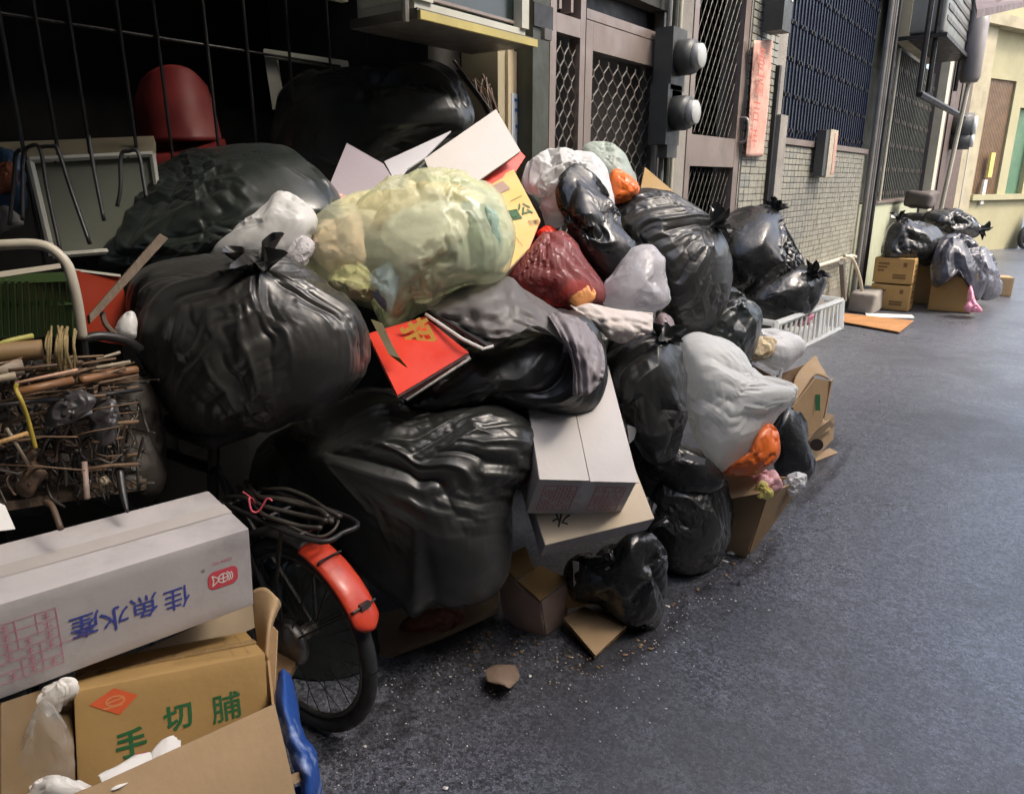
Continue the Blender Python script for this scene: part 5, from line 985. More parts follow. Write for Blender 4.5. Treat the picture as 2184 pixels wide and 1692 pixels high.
MB().panel(pq((0, 1500, 1.35), (150, 1450, 1.5), (160, 1700, 1.35), (0, 1760, 1.2)), .005).build("left_side", mat("dark_card_side", (.16, .105, .05), .8, .2, 6), oo)
MB().panel(pq((-40, 1760, 1.3), (160, 1680, 1.45), (170, 1900, 1.35), (-40, 1900, 1.3)), .005).build("base", CARDD, oo)
MB().panel(pq((148, 1490, 1.47), (163, 1478, 1.5), (163, 1700, 1.44), (150, 1710, 1.42)), .006).build("left_flap", CARD, oo)
# packing in the carton
bag("plastic_bag", "rumpled clear plastic bag in the carton at the bottom left corner", [(15, 1650), (50, 1580), (85, 1500), (110, 1505), (150, 1580), (155, 1660), (110, 1700), (40, 1710)], 1.34, .06, mat("clear_wrap", (.75, .73, .7), .1, .05, 8, .9, 20, trans=.85, spec=1.), knot=(90, 1495, .3), pleat=.8, iso=.085, group="packing in the lower left carton", style='m', clampn=.07, lumps=.015)
bag("tissue", "white crumpled tissue at the corner of the yellow-brown carton", [(72, 1505), (95, 1470), (130, 1447), (162, 1450), (162, 1478), (135, 1505), (105, 1528), (82, 1525)], 1.42, .03, PAPER, cat="tissue", lev=5, iso=.16, lumps=.05, pleat=.6, style='m', group="packing in the lower left carton")
bag("tissue", "white crumpled tissue at the very bottom left", [(40, 1720), (70, 1675), (110, 1658), (160, 1665), (205, 1682), (190, 1720), (100, 1745)], 1.28, .04, PAPER, cat="tissue", lev=5, iso=.16, lumps=.05, pleat=.6, style='m', group="packing in the lower left carton")
sheet("tissue", "white torn tissue peeking over the big front flap", "tissue", [[(318, 1610, 1.36), (340, 1582, 1.38), (368, 1566, 1.4), (384, 1578, 1.4)], [(322, 1640, 1.32), (345, 1622, 1.34), (368, 1606, 1.36), (388, 1596, 1.38)]], PAPER, t=.002, wob=.006, seed=4, group="packing in the lower left carton")
sheet("tissue", "long white torn paper edge along the big front flap", "tissue", [[(212, 1650, 1.28), (245, 1634, 1.3), (285, 1612, 1.33), (322, 1600, 1.36)], [(222, 1690, 1.25), (250, 1680, 1.26), (290, 1660, 1.29), (325, 1640, 1.32)]], PAPER, t=.002, wob=.005, seed=6, group="packing in the lower left carton")
# blue plastic sack and carton at the right of the front flap
sheet("blue_sack", "worn blue and white woven plastic sack beside the front flap", "sack", [[(596, 1432, 1.72), (606, 1428, 1.7), (618, 1436, 1.74)], [(588, 1490, 1.66), (608, 1488, 1.62), (632, 1496, 1.7)], [(600, 1560, 1.6), (626, 1558, 1.57), (650, 1566, 1.66)], [(622, 1620, 1.56), (650, 1616, 1.54), (676, 1618, 1.62)], [(640, 1680, 1.54), (662, 1676, 1.52), (682, 1680, 1.6)], [(640, 1800, 1.56), (660, 1800, 1.55), (682, 1800, 1.62)]], BLUEW, t=.004, wob=.008, seed=3)
tag(MB().panel(pq((585, 1690, 1.56), (650, 1672, 1.6), (655, 1760, 1.58), (585, 1780, 1.55)), .006).build("blue_board", BLUEP), "dark blue board under the lower corner of the front flap", "board")
tag(MB().panel([G(560, 1560, .25), G(640, 1400, .25), G(560, 1390, .25), G(300, 1600, .25), G(200, 1900, .25)], .02).build("pallet_board", CARDD), "dark board under the lower left cartons", "board")
# ================================================================== bicycle
HB = np.array([-1.526, 1.059, .2896]); bx = np.array([1., .04, 0]); bx /= np.linalg.norm(bx); bz = np.array([0, 0, 1.]); by = np.cross(bz, bx)
bi = thing("bicycle", "old black bicycle with red rear fender standing under the sacks", "bicycle", (HB[0], HB[1], 0))
def circ(r, a0, a1, n, off=0., c=HB): return [c+by*off+r*(math.cos(a)*bx+math.sin(a)*bz) for a in np.linspace(a0, a1, n)]
def wheel(c):
    w = MB().tube(circ(.268, 0, 2*math.pi, 49, 0, c), .021, 12, False).build("tyre", RUB, bi, True)
    rim = MB().tube(circ(.242, 0, 2*math.pi, 49, 0, c), .0085, 8, False).build("rim", CHRM, bi, True)
    MB().tube([c-by*.045, c+by*.045], .022, 12).build("hub", CHRM, bi, True)
    for k in range(28):
        a = 2*math.pi*k/28; s = 1 if k % 2 else -1; MB().tube([c+by*.03*s+.02*(math.cos(a+.6*s)*bx+math.sin(a+.6*s)*bz), c+.236*(math.cos(a)*bx+math.sin(a)*bz)], .0014, 4).build("spoke", IRON, rim)
wheel(HB); wheel(HB-bx*.98)
MB().tube([HB-by*.06, HB-by*.048, HB-by*.03], [.062, .07, .07], 24).build("drum_brake", CHRM, bi, True)
def fender(a0, a1, nm, mt, c=HB, r=.305, w=.036):
    V = []; n, k = 30, 9
    for i in range(n):
        a = a0+(a1-a0)*i/(n-1)
        tp = min(1, (i+.4)/3.)**.5 if nm == "rear_fender" else 1
        for j in range(k):
            b = math.pi*(j/(k-1)-.5); V.append(c+by*w*math.sin(b)*tp+(r+.016*math.cos(b))*(math.cos(a)*bx+math.sin(a)*bz))
    Fc = [(i*k+j, i*k+j+1, (i+1)*k+j+1, (i+1)*k+j) for i in range(n-1) for j in range(k-1)]
    o = mesh_obj(nm, V, Fc, mt, bi, True); s = o.modifiers.new("thickness", 'SOLIDIFY'); s.thickness = .003; return o
rf = fender(math.radians(24), math.radians(76), "rear_fender", REDPT, w=.043); fender(math.radians(76), math.radians(150), "fender_rest", IRON)
for a in (.62, 1.1): MB().tube([HB-by*.05]+circ(.325, a, a, 1, -.036)+circ(.326, a, a, 1, 0)+circ(.325, a, a, 1, .036)+[HB+by*.05], .003, 5).build("fender_stay", IRON, bi)
MB().box(HB+.325*(math.cos(.62)*bx+math.sin(.62)*bz), (.014, .03, .014)).build("stay_clip", CHRM, rf)
BBk = HB-bx*.42+bz*-.02; seat = HB-bx*.3+bz*.42; head = HB-bx*.78+bz*.42
for nm, a, b, r in (("chain_stay", HB+by*.05, BBk, .01), ("chain_stay", HB-by*.05, BBk, .01), ("seat_stay", HB+by*.05, seat, .008), ("seat_stay", HB-by*.05, seat, .008), ("seat_tube", BBk, seat+bz*.1, .016), ("down_tube", BBk, head-bz*.08, .018), ("top_tube", seat, head, .016), ("head_tube", head-bz*.1+bx*.02, head+bz*.12-bx*.02, .018), ("fork", head-bz*.1, HB-bx*.98, .012), ("handlebar", head+bz*.2-by*.28, head+bz*.2+by*.28, .012)): MB().tube([a, b], r, 8).build(nm, IRON, bi)
V_, F_ = soft_box((.24, .17, .07), amp=.008, bev=.03); mesh_obj("saddle", V_+seat+bz*.14, F_, RUB, bi, True)
rz = .66
rk = [HB+bx*x+by*y+bz*(rz-HB[2]) for x, y in ((-.22, -.06), (.16, -.07), (.2, 0), (.16, .07), (-.22, .06))]
rack = MB().tube(catmull(rk, 5), .007, 6).build("rear_rack", IRON, bi, True)
for k in range(3): MB().tube([HB+bx*(-.18+.15*k)+by*-.065+bz*(rz-HB[2]), HB+bx*(-.18+.15*k)+by*.065+bz*(rz-HB[2])], .005, 5).build("rack_bar", IRON, rack)
for s in (-1, 1): MB().tube([HB+by*.055*s, HB+by*.06*s+bz*.2, HB+bx*.05+by*.065*s+bz*(rz-HB[2])], .006, 6).build("rack_stay", IRON, bi)
rg = random.Random(5)
cords = MB()
for k in range(5):
    y_ = -.05+.025*k; cords.tube(catmull([HB+bx*(-.2+.06*j)+by*(y_+.02*math.sin(j*1.3+k))+bz*(rz-HB[2]+.015+.008*(k % 3)+.006*math.sin(j*2.1+k)) for j in range(7)], 4), rg.uniform(.004, .008), 5)
for k in range(1):
    c0_ = HB+bx*(.06+.03*k)+bz*(rz-HB[2]+.012*k); cords.tube(catmull([c0_+bx*.11*math.cos(w)+by*(.06+.01*k)*math.sin(w)+bz*.01*math.sin(3*w) for w in np.linspace(-1.9, 1.9, 9)], 4), .0045, 5)
co = cords.build("rubber_cord", WIRE, None, True); tag(co, "black rubber straps tied along the bicycle rack", "cord")
tag(MB().tube(catmull([HB+bx*-.12+by*(-.05+.02*math.sin(k))+bz*(rz-HB[2]+.03+.02*math.cos(k*1.7))+bx*.012*k for k in range(9)], 5), .003, 5).build("pink_cord", mat("pink_cord_mat", (.55, .08, .12), .5, .2, 8), None, True), "thin pink-red cord tangled in the black straps", "cord")
# ================================================================== left recess: chair, panel, rack
rc = thing("chair", "red plastic chair back rising behind the left sacks", "chair", P(370, 420, 2.75))
sheet("backrest", None, None, [[(300, 178, 2.78), (325, 152, 2.72), (363, 140, 2.7), (405, 150, 2.72), (440, 185, 2.78)], [(288, 225, 2.76), (325, 220, 2.68), (366, 218, 2.66), (410, 222, 2.68), (455, 230, 2.76)], [(297, 312, 2.74), (328, 305, 2.66), (368, 300, 2.64), (415, 300, 2.66), (472, 300, 2.74)]], REDPL, rc, .012)
MB().panel(pq((328, 300, 2.7), (382, 298, 2.7), (388, 370, 2.66), (332, 375, 2.66)), .012).build("seat_post", REDPL, rc); MB().panel(pq((300, 312, 2.72), (480, 300, 2.75), (500, 370, 2.5), (300, 390, 2.5)), .014).build("seat", REDPL, rc)
for u in (310, 480): MB().tube(qd((u, 330, 2.72), (u+20, 650, 2.85)), .016, 6).build("leg", REDPL, rc)
pn = thing("panel_door", "pale grey-green cabinet panel leaning at the far left", "panel", P(200, 540, 2.15))
PQ = [(64, 341), (325, 328), (352, 525), (112, 545)]; dq_ = [2.0, 2.15, 2.2, 2.05]
MB().panel([P(u, v, d+.012) for (u, v), d in zip(PQ, dq_)], .006).build("board", PANELW, pn)
for a, b in ((0, 1), (1, 2), (2, 3), (3, 0)): MB().tube([P(*PQ[a], dq_[a]), P(*PQ[b], dq_[b])], .0095, 6).build("rim", WFRAME, pn)
for u, v in ((118, 350), (274, 341)): MB().tube([P(u, v-4, 2.0), P(u, v-4, 1.985)], .004, 8).build("hole_plug", IRON, pn)
tag(MB().panel(pq((0, 312, 2.35), (330, 298, 2.45), (330, 335, 2.4), (0, 350, 2.3)), .03).build("shelf_board", PLAS), "worn beige shelf board behind the cabinet panel", "board")
wr = thing("wire_rack", "black wire rack with hooped bars in front of the pale panel", "rack", P(150, 540, 1.95))
for pts in (((48, 470), (48, 400), (50, 330), (66, 311), (86, 319), (100, 400), (130, 540)), ((80, 314), (108, 312), (124, 321), (150, 400), (192, 520)), ((189, 290), (200, 360), (222, 470)), ((250, 440), (257, 400), (258, 332), (275, 322), (295, 326), (307, 390), (312, 420)), ((20, 480), (30, 380), (34, 330), (45, 318))):
    MB().tube(catmull(qd(*[(u, v, 1.93) for u, v in pts]), 5), .0055, 6).build("wire", IRON, wr, True)
bag("printed_bag", "blue printed bag with an orange spot at the far left edge", [(-40, 330), (0, 318), (40, 330), (52, 380), (50, 440), (20, 470), (-40, 470)], 2.1, .07, mat("dusty_blue_film", (.05, .1, .17), .45, .25, 6, .3, 25), lev=5, iso=.1)
bag("orange_pouch", "dull orange pouch on the blue printed bag at the left edge", [(-20, 385), (0, 352), (25, 350), (38, 385), (25, 408), (-15, 410)], 2.03, .03, mat("dull_orange", (.3, .09, .035), .5, .2, 6), cat="pouch", lev=5)
bag("plastic_bag", "grey torn plastic scrap below the orange pouch", [(-10, 470), (5, 440), (30, 450), (50, 475), (30, 490), (0, 500)], 2.0, .03, GREYF, lev=5, iso=.14, group=GW, style='m', clampn=.07, lumps=.015)
# cart frame and its load
ct = thing("hand_cart", "hand cart with bent ivory tube frame at the left edge", "cart", (-1.75, .45, 0))
MB().tube(catmull(qd((-60, 524, 1.5), (0, 522, 1.5), (72, 520, 1.52), (112, 532, 1.53), (142, 562, 1.54), (155, 600, 1.55), (166, 650, 1.57), (176, 720, 1.6)), 6), .0105, 12).build("frame_tube", TUBEW, ct, True)
MB().tube(qd((176, 715, 1.6), (200, 900, 1.72)), .009, 8).build("frame_post", IRON, ct); MB().panel(pq((-40, 585, 1.6), (128, 562, 1.66), (130, 572, 1.66), (-40, 598, 1.6)), .008).build("shelf_edge", TUBEW, ct)
MB().tube(catmull(qd((182, 722, 1.66), (215, 716, 1.68), (265, 724, 1.72), (300, 745, 1.76)), 5), .011, 8).build("handle_bar", IRON, ct, True)
for k in range(2): MB().tube(qd((-30, 1000+40*k, 1.62), (300, 1000+20*k, 1.85)), .012, 6).build("bed_rail", IRON, ct)
MB().panel(pq((-60, 1090, 1.5), (310, 1035, 1.8), (320, 1000, 2.0), (-60, 1000, 1.75)), .02).build("bed", WOOD, ct)
for u, d in ((-20, 1.6), (280, 1.9)): MB().tube([P(u, 1050, d), np.array([*P(u, 1050, d)[:2], .0])], .015, 6).build("leg", IRON, ct)
gc = thing("green_crate", "green slatted plastic crate behind the cart frame", "crate", P(70, 720, 1.85))
for k in range(12): MB().panel(pq((-20+15*k, 598, 1.72+.004*k), (-12+15*k, 597, 1.72+.004*k), (-8+15*k, 716, 1.78+.004*k), (-16+15*k, 717, 1.78+.004*k)), .01).build("slat", GCRATE, gc)
MB().panel(pq((-40, 588, 1.73), (160, 580, 1.76), (160, 600, 1.76), (-40, 608, 1.73)), .014).build("rim", GCRATE, gc); MB().panel(pq((-40, 648, 1.76), (162, 642, 1.79), (162, 650, 1.79), (-40, 657, 1.76)), .012).build("band", GCRATE, gc); MB().panel(pq((-40, 598, 1.95), (160, 592, 1.98), (165, 716, 2.0), (-40, 720, 2.0)), .01).build("back_side", mat("dark_green_plastic", (.025, .045, .015), .6, .2, 6), gc)
qpanel("red_sign", "red flat panel behind the wooden plank at the left", "panel", [(160, 576, 1.95), (256, 588, 1.98), (282, 690, 2.0), (285, 740, 2.02), (175, 720, 1.96)], mat("red_sheet", (.3, .035, .015), .45, .1, 6), .006)
MB().panel(pq((160, 573, 1.945), (257, 585, 1.975), (257, 590, 1.975), (160, 578, 1.945)), .004).build("edge_strip", WFRAME, bpy.data.objects["red_sign"])
wpk = MB().panel(pq((338, 500, 1.84), (356, 510, 1.85), (208, 672, 1.72), (190, 690, 1.7), (188, 672, 1.7)), .02).build("wooden_plank", WOOD); tag(wpk, "old grey-brown wooden plank leaning across the left sacks", "plank")
tag(MB().tube(catmull(qd((218, 665, 1.74), (225, 690, 1.74), (245, 712, 1.75), (275, 732, 1.77)), 5), .007, 8).build("bent_pipe", WIREB), "bent brown pipe below the wooden plank", "pipe")
# ---- bamboo, sticks and scrap on the cart
def stick(nm, label, cat, pts, r, mt, n=8): tag(MB().tube(catmull(qd(*pts), 4) if len(pts) > 2 else qd(*pts), r, n).build(nm, mt, None, True), label, cat, "sticks and rods on the cart")
stick("tan_roll", "thick tan roll under the straw rope on the cart", "roll", [(-60, 755, 1.48), (0, 752, 1.5), (92, 745, 1.54)], .021, WOODT, 14)
stick("grey_roll", "grey-brown roll below the tan roll at the left edge", "roll", [(-60, 800, 1.46), (50, 782, 1.5)], .017, mat("grey_roll_mat", (.2, .16, .12), .6, .2, 6), 12)
stick("stick", "thin grey-brown stick just below the tan roll", "stick", [(18, 790, 1.45), (176, 771, 1.52)], .0035, WIREB)
stick("stick", "thin pinkish stick above the orange bamboo", "stick", [(33, 817, 1.43), (166, 788, 1.5)], .0035, mat("pinkish_wood", (.4, .24, .16), .6, .2, 8))
stick("bamboo_pole", "orange bamboo pole tied with yellow strap", "bamboo", [(38, 836, 1.42), (154, 810, 1.5)], .0085, BAMO, 10)
stick("bamboo_pole", "thick jointed orange-brown bamboo ending at the big sack", "bamboo", [(172, 811, 1.52), (230, 798, 1.58), (291, 788, 1.64)], [.0085]*4+[.0095]*5, BAMO, 10)
stick("stick", "short pale stick highest at the right of the cart load", "stick", [(206, 766, 1.58), (256, 751, 1.62)], .0035, WIREP)
stick("stick", "pale stick just above the jointed bamboo", "stick", [(205, 784, 1.56), (277, 771, 1.62)], .004, WIREP)
stick("rod", "black rod across the lower left of the cart load", "rod", [(-40, 868, 1.42), (125, 850, 1.5)], .005, IRON)
stick("rod", "black rod pointing at the big sack from the cart load", "rod", [(185, 847, 1.55), (303, 829, 1.64)], .005, IRON)
stick("stick", "pale brown stick low at the left edge", "stick", [(-40, 955, 1.42), (60, 923, 1.47)], .005, BAMB)
stick("stick", "slanting pale twig below the yellow strap", "stick", [(14, 913, 1.44), (64, 995, 1.5)], .0035, WIREP)
stick("rod", "short metal rod under the dark plastic cover", "rod", [(122, 904, 1.5), (196, 878, 1.55)], .004, STEEL)
stick("stick", "flat white slat at the left edge of the cart load", "stick", [(-40, 815, 1.42), (34, 800, 1.45)], .008, WIREP)
stick("stick", "yellow-green cane above the tan roll", "stick", [(-20, 748, 1.5), (10, 730, 1.5), (70, 716, 1.54)], .006, mat("cane_green", (.3, .28, .07), .5, .2, 8))
stick("stick", "pale brown twig hanging at the lower left of the cart", "stick", [(97, 1070, 1.5), (112, 1080, 1.48), (130, 1128, 1.46)], .006, WIREB)
stick("hook", "black iron hook pointing down over the white carton", "hook", [(255, 1000, 1.62), (262, 1050, 1.6), (272, 1092, 1.58)], [.009, .009, .009, .009, .008, .007, .006, .004, .003], IRON)
stick("handle", "pale pinkish tool handle hanging in the cart load", "handle", [(180, 985, 1.58), (186, 1062, 1.55)], .006, mat("handle_wood", (.26, .19, .16), .6, .2, 8))
tag(MB().tube(catmull(qd((36, 818, 1.40), (34, 830, 1.4), (46, 855, 1.4), (60, 895, 1.42), (68, 925, 1.43), (76, 955, 1.44)), 5), .0045, 6).build("strap", YSTR, None, True), "yellow plastic strap tying the bamboo on the cart", "strap")
rgx = random.Random(21)
rope = MB()
for k in range(15):
    u = rgx.uniform(96, 160); pts = [(u+rgx.uniform(-6, 6), 702+rgx.uniform(-8, 8), 1.55), (u-3+rgx.uniform(-6, 6), 735, 1.49), (u+rgx.uniform(-8, 8), 770+rgx.uniform(0, 25), 1.5)]
    rope.tube(catmull(qd(*pts), 5), rgx.uniform(.002, .004), 5)
tag(rope.build("straw_rope", ROPE, None, True), "bundle of straw rope looped over the tan roll", "rope")
for k, (mt_, lab, n_, box_, rr_) in enumerate(((WIRE, "tangle of dark wires filling the cart", 110, (-30, 300, 800, 1050), (.0015, .004)), (WIREB, "tangle of brown strips and twigs on the cart", 70, (-30, 260, 790, 1040), (.0018, .004)), (WIREP, "scattered pale slivers in the cart load", 26, (0, 290, 840, 1000), (.0012, .0022)))):
    m = MB()
    for j in range(n_):
        u, v = rgx.uniform(box_[0], box_[1]), rgx.uniform(box_[2], box_[3]); L_ = rgx.uniform(30, 110) if k < 2 else rgx.uniform(15, 45); a = rgx.uniform(-.5, .3) if rgx.random() < .5 else rgx.uniform(1, 2.2); d = 1.52+u*.0006+rgx.uniform(-.04, .14)
        pts = [(u+L_*(q/3-.5)*math.cos(a)+rgx.uniform(-12, 12)*(k < 2), v+L_*(q/3-.5)*math.sin(a)+rgx.uniform(-12, 12)*(k < 2), d+rgx.uniform(-.02, .02)) for q in range(4)]
        m.tube(catmull(qd(*pts), 4), rgx.uniform(*rr_), 5)
    o = m.build("wire_tangle" if k == 0 else "strip_tangle" if k == 1 else "slivers", mt_, None, True); tag(o, lab, kind="stuff")
bag("plastic_cover", "dark grey plastic cover slumped in the cart load", [(95, 880), (125, 845), (170, 832), (205, 850), (185, 880), (140, 905), (105, 910)], 1.52, .03, GREYB, cat="cover", lev=5, iso=.1)
bag("plastic_cover", "second dark plastic cover right of the pink handle", [(190, 870), (235, 850), (250, 880), (245, 930), (215, 950), (195, 915)], 1.6, .03, GREYB, cat="cover", lev=5, iso=.1)
for k, (u, v, r_, m_, lab) in enumerate(((108, 925, 13, ALUD, "coiled grey metal fitting in the cart load"), (222, 1025, 9, WIREP, "pale dangling plastic tag low in the cart load"), (62, 1010, 34, WIREB, "large brown fibre lump at the bottom of the cart load"))):
    bag("scrap_lump", lab, [(u+r_*math.cos(a)*(1.25 if k % 2 else .8), v+r_*math.sin(a)*(1 if k != 2 else 1.4)) for a in np.linspace(0, 2*math.pi, 8, endpoint=False)], 1.54+u*.0003, r_/F*1.3, m_, cat="scrap", lev=5, iso=.14, lumps=.15)
RUST = mat("rusty_rod", (.07, .038, .02), .7, .4, 14, .2, 60, col2=(.17, .105, .055))
m = MB()
for j in range(60):
    u, v = rgx.uniform(-40, 210), rgx.triangular(765, 1030, 830); L_ = rgx.uniform(60, 210); a = rgx.gauss(-.16, .09); d = 1.5+u*.0006+rgx.uniform(-.05, .1); e_ = min(u+L_*math.cos(a), 296); L_ = (e_-u)/math.cos(a)
    m.tube(qd((u, v, d), (u+L_*.5*math.cos(a), v+L_*.5*math.sin(a)+rgx.uniform(-4, 4), d+.02), (e_, v+L_*math.sin(a), d+.05)), rgx.choice((.0015, .002, .003, .0045)), 6)
tag(m.build("rusty_rods", RUST, None, True), "many thin rusty rods and canes stacked on the cart", kind="stuff")
m = MB()
for j in range(26):
    u, v = rgx.uniform(0, 280), rgx.uniform(860, 960); L_ = rgx.uniform(60, 150); d = 1.53+u*.0006+rgx.uniform(-.04, .06)
    m.tube(catmull(qd((u, v, d), (u+rgx.uniform(-15, 15), v+L_*.35, d-.01), (u+rgx.uniform(-25, 25), v+L_*.7, d), (u+rgx.uniform(-30, 30), min(v+L_, 1065), d+.01)), 5), rgx.choice((.0015, .002, .0035)), 5)
tag(m.build("hanging_cords", WIRE, None, True), "dark cords and cables hanging down from the cart load", kind="stuff")
bag("dark_load", "dark mass of rubbish at the back of the cart", [(-60, 800), (100, 760), (280, 800), (330, 900), (330, 1040), (200, 1060), (-60, 1080)], 1.95, .15, mat("dark_rubbish", (.03, .024, .02), .7, .4, 8, .3, 30), cat="rubbish", lev=5)
qpanel("paper_corner", "white card corner at the left edge above the fish carton", "card", [(-30, 1060, 1.3), (8, 1078, 1.32), (30, 1128, 1.34), (-30, 1135, 1.28)], PAPER, .006)
# sticks behind the top sack
for k, (a, b, lab) in enumerate((((968, 130, 3.05), (1045, 235, 2.95), "leaning dark metal strip behind the top sack, leftmost"), ((975, 150, 3.05), (1050, 245, 2.95), "leaning dark metal strip behind the top sack, second"), ((1030, 160, 3.1), (1062, 240, 2.95), "leaning brown stick beside the pillar behind the white open box"))):
    tag(MB().tube(qd(a, b), .007, 6).build("metal_strip", (ALUD, ALUD, WIREB)[k]), lab, "strip", "strips behind the top sack")
tw = MB()
for k in range(14): tw.tube(catmull(qd((1000+rgx.uniform(0, 50), 165+rgx.uniform(0, 40), 3.05), (1030+rgx.uniform(-8, 25), 210, 3.0), (1045+rgx.uniform(0, 20), 260, 2.95)), 4), .004, 5)
tag(tw.build("twig_bundle", WIREB), "bundle of dark twigs between the top sack and the pillar", "twigs")
# ================================================================== far pile
GF = "cartons in the far pile"
for k, dz in enumerate((0, 1)):
    B = [-1.89, 11.136-1.05, .16+.315*dz, 1, .014, 0, -.014, 1, 0, 0, 0, 1, .43, .29, .295]
    c_ = G(1893, 662); B[0], B[1] = c_[0], c_[1]+.15
    t, face = carton("carton", ("lower", "upper")[k]+" of two stacked brown printed cartons in the far pile", B, CARD3, group=GF, seed=k)
    o, xd, yd, _ = face('front', .0016); lines("printed_line", [(-.17, .08, -.05, .08), (-.17, .04, -.07, .04), (.0, -.08, .14, -.08), (.0, -.05, .14, -.05), (-.17, .0, -.1, .0)], .024, o, xd, yd, BRNI, t); patch("printed_mark", [(.1, .05), (.14, .05), (.14, .1), (.1, .1)], o, xd, yd, BRNI, t)
    o, xd, yd, _ = face('right', .0016); lines("printed_line", [(-.08, .06, .08, .06), (-.08, .0, .08, .0), (-.08, -.06, .08, -.06)], .03, o, xd, yd, BRNI, t)
p = G(1962, 650); t, face = carton("carton", "plain brown carton right of the stacked printed cartons", [p[0]-.02, p[1]+.25, .26, *rotz(-.05).flatten(), .46, .4, .5], CARD, group=GF, seed=3); o, xd, yd, _ = face('front', .0016); patch("yellow_mark", [(-.2, .1), (-.08, .12), (-.1, .17), (-.2, .16)], o, xd, yd, YEL, t)
p = G(2020, 665); t, face = carton("carton", "yellowish carton under the dark bags at the right of the far pile", [p[0], p[1]+.18, .235, *rotz(.1).flatten(), .45, .36, .45], CARD3, group=GF, seed=4)
p = G(2120, 632); t, face = carton("carton", "small pale carton at the right end of the far pile", [p[0], p[1]+.2, .13, *rotz(.3).flatten(), .3, .3, .25], CARD2, group=GF, seed=5)
GFB = "black sacks in the far pile"
bag("rubbish_sack", "black sack on the stacked printed cartons in the far pile", [(1878, 540), (1885, 500), (1915, 470), (1955, 472), (1990, 480), (2010, 505), (2008, 535), (1985, 560), (1940, 565), (1895, 560)], 8.9, .38, BLKS, knot=(1915, 468, .3, .1, 0, 1, .2), pleat=.55, iso=.085, group=GFB, lev=5, style='c', anch=.008)
bag("rubbish_sack", "black sack at the top of the far pile", [(1965, 475), (1980, 452), (2025, 445), (2060, 455), (2085, 480), (2080, 500), (2030, 505), (1990, 490)], 9.9, .4, BLKS, knot=(2085, 490, .3, .12, 1, -.1, .1), pleat=.55, iso=.085, group=GFB, lev=5, style='c', anch=.008)
bag("rubbish_sack", "blue-grey sack draped over the yellowish carton in the far pile", [(1985, 590), (1998, 525), (2030, 505), (2070, 515), (2100, 560), (2105, 600), (2085, 640), (2050, 590), (2020, 600), (1998, 612)], 8.7, .36, bagmat("bluegrey_plastic", (.035, .037, .05), .35), knot=(2030, 503, .4), pleat=.55, iso=.085, group=GFB, lev=5, style='c', anch=.008)
bag("rubbish_sack", "dark sack with white patterned wrinkles at the right of the far pile", [(2080, 545), (2100, 530), (2120, 560), (2135, 600), (2130, 630), (2095, 640), (2075, 615)], 9.0, .3, mat("patterned_film", (.05, .05, .07), .3, .5, 16, .5, 25, col2=(.16, .165, .19)), pleat=.55, iso=.085, group=GFB, lev=5, style='c', anch=.008)
bag("plastic_bag", "pink plastic bag lying on the road at the far pile", [(2055, 660), (2062, 640), (2070, 610), (2080, 640), (2095, 662), (2075, 665)], 8.3, .12, PNK, lev=5, iso=.14, group="coloured plastic bags", style='m', clampn=.07, lumps=.015)
qpanel("cardboard_sheet", "orange-tan cardboard sheet lying flat on the road before the far pile", "cardboard", [(0, 0, 1)]*4 if False else [(1790, 685, 8.0), (1800, 668, 8.45), (1948, 684, 8.0), (1918, 708, 7.45)], CARDO, .01)
o = bpy.data.objects["cardboard_sheet.002"]
tag(MB().panel([G(1845, 668, .012), G(1945, 672, .012), G(1950, 678, .012), G(1850, 676, .012)], .01).build("paper_sheet", PAPER), "pale flat sheet under the stacked printed cartons", "paper")
sk = thing("sink", "old basin and pipes against the wall behind the far pile", "basin", W(1975, 430, -1.8)); q = W(1965, 425, -1.75)
V_, F_ = soft_box((.34, .6, .22), amp=.02, bev=.05); mesh_obj("basin", V_+q, F_, mat("grimy_grey", (.09, .075, .065), .6, .3, 5), sk, True); MB().tube([q+np.array([0, -.3, -.2]), q+np.array([0, -.3, -1.2])], .04).build("pipe", IRON, sk)
MB().bb(q[0]-.2, q[0]+.2, q[1]-.5, q[1]+.6, q[2]-.26, q[2]-.2).build("stand", IRON, sk)
# ================================================================== litter on the road
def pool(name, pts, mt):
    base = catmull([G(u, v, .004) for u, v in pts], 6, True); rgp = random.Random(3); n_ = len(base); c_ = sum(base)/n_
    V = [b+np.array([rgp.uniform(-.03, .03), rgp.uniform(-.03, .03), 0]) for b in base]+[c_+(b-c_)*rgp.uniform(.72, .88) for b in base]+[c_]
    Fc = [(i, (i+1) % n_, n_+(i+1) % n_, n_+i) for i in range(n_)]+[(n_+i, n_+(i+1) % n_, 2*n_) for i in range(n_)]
    o = mesh_obj(name, V, Fc, mt); at = o.data.attributes.new("wet", 'FLOAT', 'POINT')  # fades the damp and its painted shade out at the rim
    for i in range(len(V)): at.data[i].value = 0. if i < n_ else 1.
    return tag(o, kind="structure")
DAMP_SHADE = mat("damp_and_shade", (.03, .028, .026), .24, .35, 9, .15, 60, spec=.6)  # damp grime with contact shade painted in along the pile's foot
_N, _L = DAMP_SHADE.node_tree.nodes, DAMP_SHADE.node_tree.links; _at = _N.new("ShaderNodeAttribute"); _at.attribute_name = "wet"; _nz = _N.new("ShaderNodeTexNoise"); _nz.inputs["Scale"].default_value = 4; _nz.inputs["Detail"].default_value = 6
_mr = _N.new("ShaderNodeMapRange"); _mr.inputs[1].default_value = .35; _mr.inputs[2].default_value = .65; _mr.inputs[4].default_value = .42; _L.new(_nz.outputs[0], _mr.inputs[0])
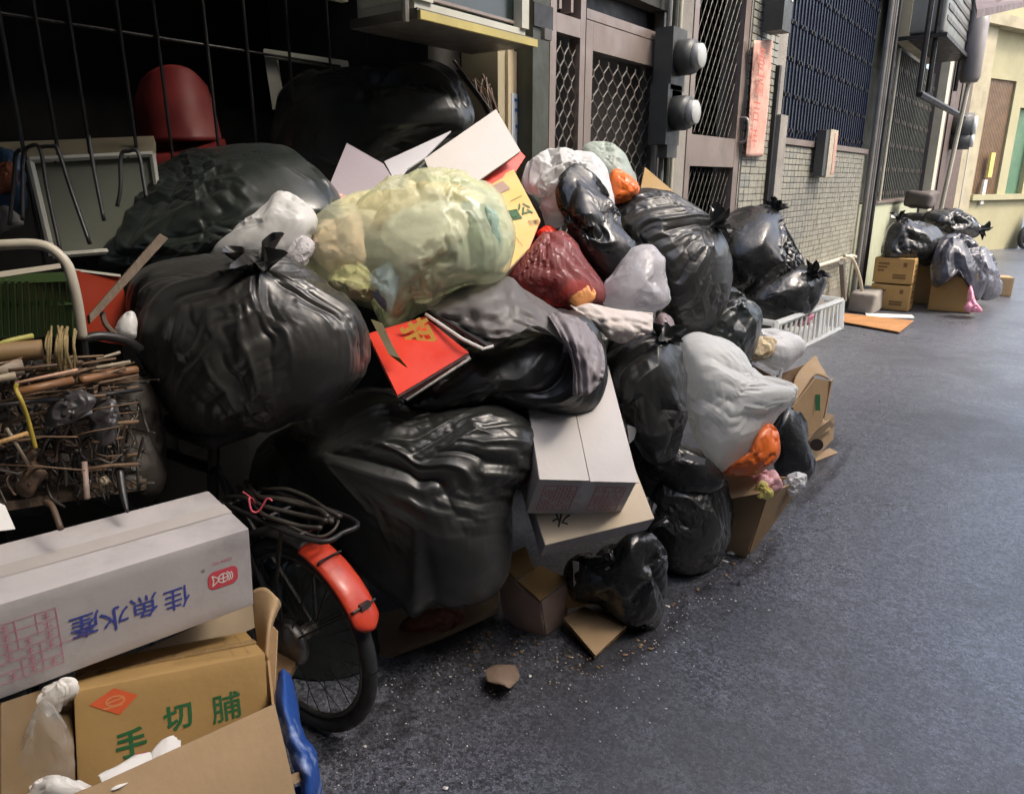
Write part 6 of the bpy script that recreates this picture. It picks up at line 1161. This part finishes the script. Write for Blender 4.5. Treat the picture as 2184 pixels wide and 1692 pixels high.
_mu = _N.new("ShaderNodeMath"); _mu.operation = 'MULTIPLY'; _L.new(_at.outputs["Fac"], _mu.inputs[0]); _L.new(_mr.outputs[0], _mu.inputs[1]); _L.new(_mu.outputs[0], _N["Principled BSDF"].inputs["Alpha"])
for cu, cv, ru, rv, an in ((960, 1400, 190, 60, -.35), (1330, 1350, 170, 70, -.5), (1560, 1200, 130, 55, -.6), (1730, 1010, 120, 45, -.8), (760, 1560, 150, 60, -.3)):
    pool("damp_shade_patch", [(cu+ru*math.cos(a)*math.cos(an)-rv*math.sin(a)*math.sin(an), cv+ru*math.cos(a)*math.sin(an)+rv*math.sin(a)*math.cos(an)) for a in np.linspace(0, 2*math.pi, 12, endpoint=False)], DAMP_SHADE)
leaf = sheet("paper_scrap", "crumpled brown wrapper lying on the road before the sacks", "wrapper", [[(1035, 1430, 2.26), (1065, 1415, 2.3), (1100, 1420, 2.33)], [(1040, 1450, 2.22), (1070, 1440, 2.22), (1108, 1436, 2.3)], [(1060, 1458, 2.2), (1085, 1465, 2.17), (1105, 1452, 2.25)]], mat("brown_wrapper", (.24, .17, .12), .6, .3, 10, .2, 30), t=.002, wob=.01)
def edge_v(u): return float(np.interp(u, (820, 1060, 1200, 1280, 1400, 1480, 1560, 1640, 1740, 1790, 1900), (1450, 1330, 1380, 1400, 1330, 1225, 1195, 1130, 985, 900, 780)))
lit = MB(); rgl = np.random.default_rng(4)
def bit(u, v, s):
    p = G(u, v, .004); a = rgl.uniform(0, 6); n = 5; r = [s*rgl.uniform(.5, 1.2) for _ in range(n)]
    V = [p+np.array([r[k]*math.cos(a+k*6.28/n), r[k]*math.sin(a+k*6.28/n)*rgl.uniform(.4, 1), 0]) for k in range(n)]+[p+np.array([0, 0, s*rgl.uniform(.3, .8)])]
    lit.add(V, [(k, (k+1) % n, n) for k in range(n)])
for _ in range(420):
    t_ = rgl.random(); u = rgl.uniform(820, 1900); v0 = edge_v(u); v = v0+abs(rgl.normal(0, 75))+2
    if v < 1690: bit(u, v, rgl.uniform(.0015, .0045))
for _ in range(60): bit(rgl.uniform(690, 1000), rgl.uniform(1540, 1690), rgl.uniform(.0012, .0032))
for _ in range(120): bit(rgl.uniform(1000, 2100), rgl.uniform(900, 1690), rgl.uniform(.001, .0026))
for u, v, s in ((1425, 1292, .012), (960, 1442, .008), (1130, 1440, .01), (1545, 1195, .02), (1560, 1178, .02), (1700, 1225, .006), (780, 1590, .008), (950, 1680, .01), (1420, 1510, .006), (1640, 1300, .006)): bit(u, v, s)
lit_w = lit; lit = MB()
for _ in range(90):
    u = rgl.uniform(1000, 1900); v0 = edge_v(u); bit(u, v0+abs(rgl.normal(0, 30))+2, rgl.uniform(.003, .010))
tag(lit.build("cardboard_scraps", CARD), "small torn brown scraps along the foot of the pile", kind="stuff"); lit = lit_w
tag(lit.build("litter", PAPER), "tiny pale crumbs of litter scattered on the asphalt", kind="stuff")

finish_bags()
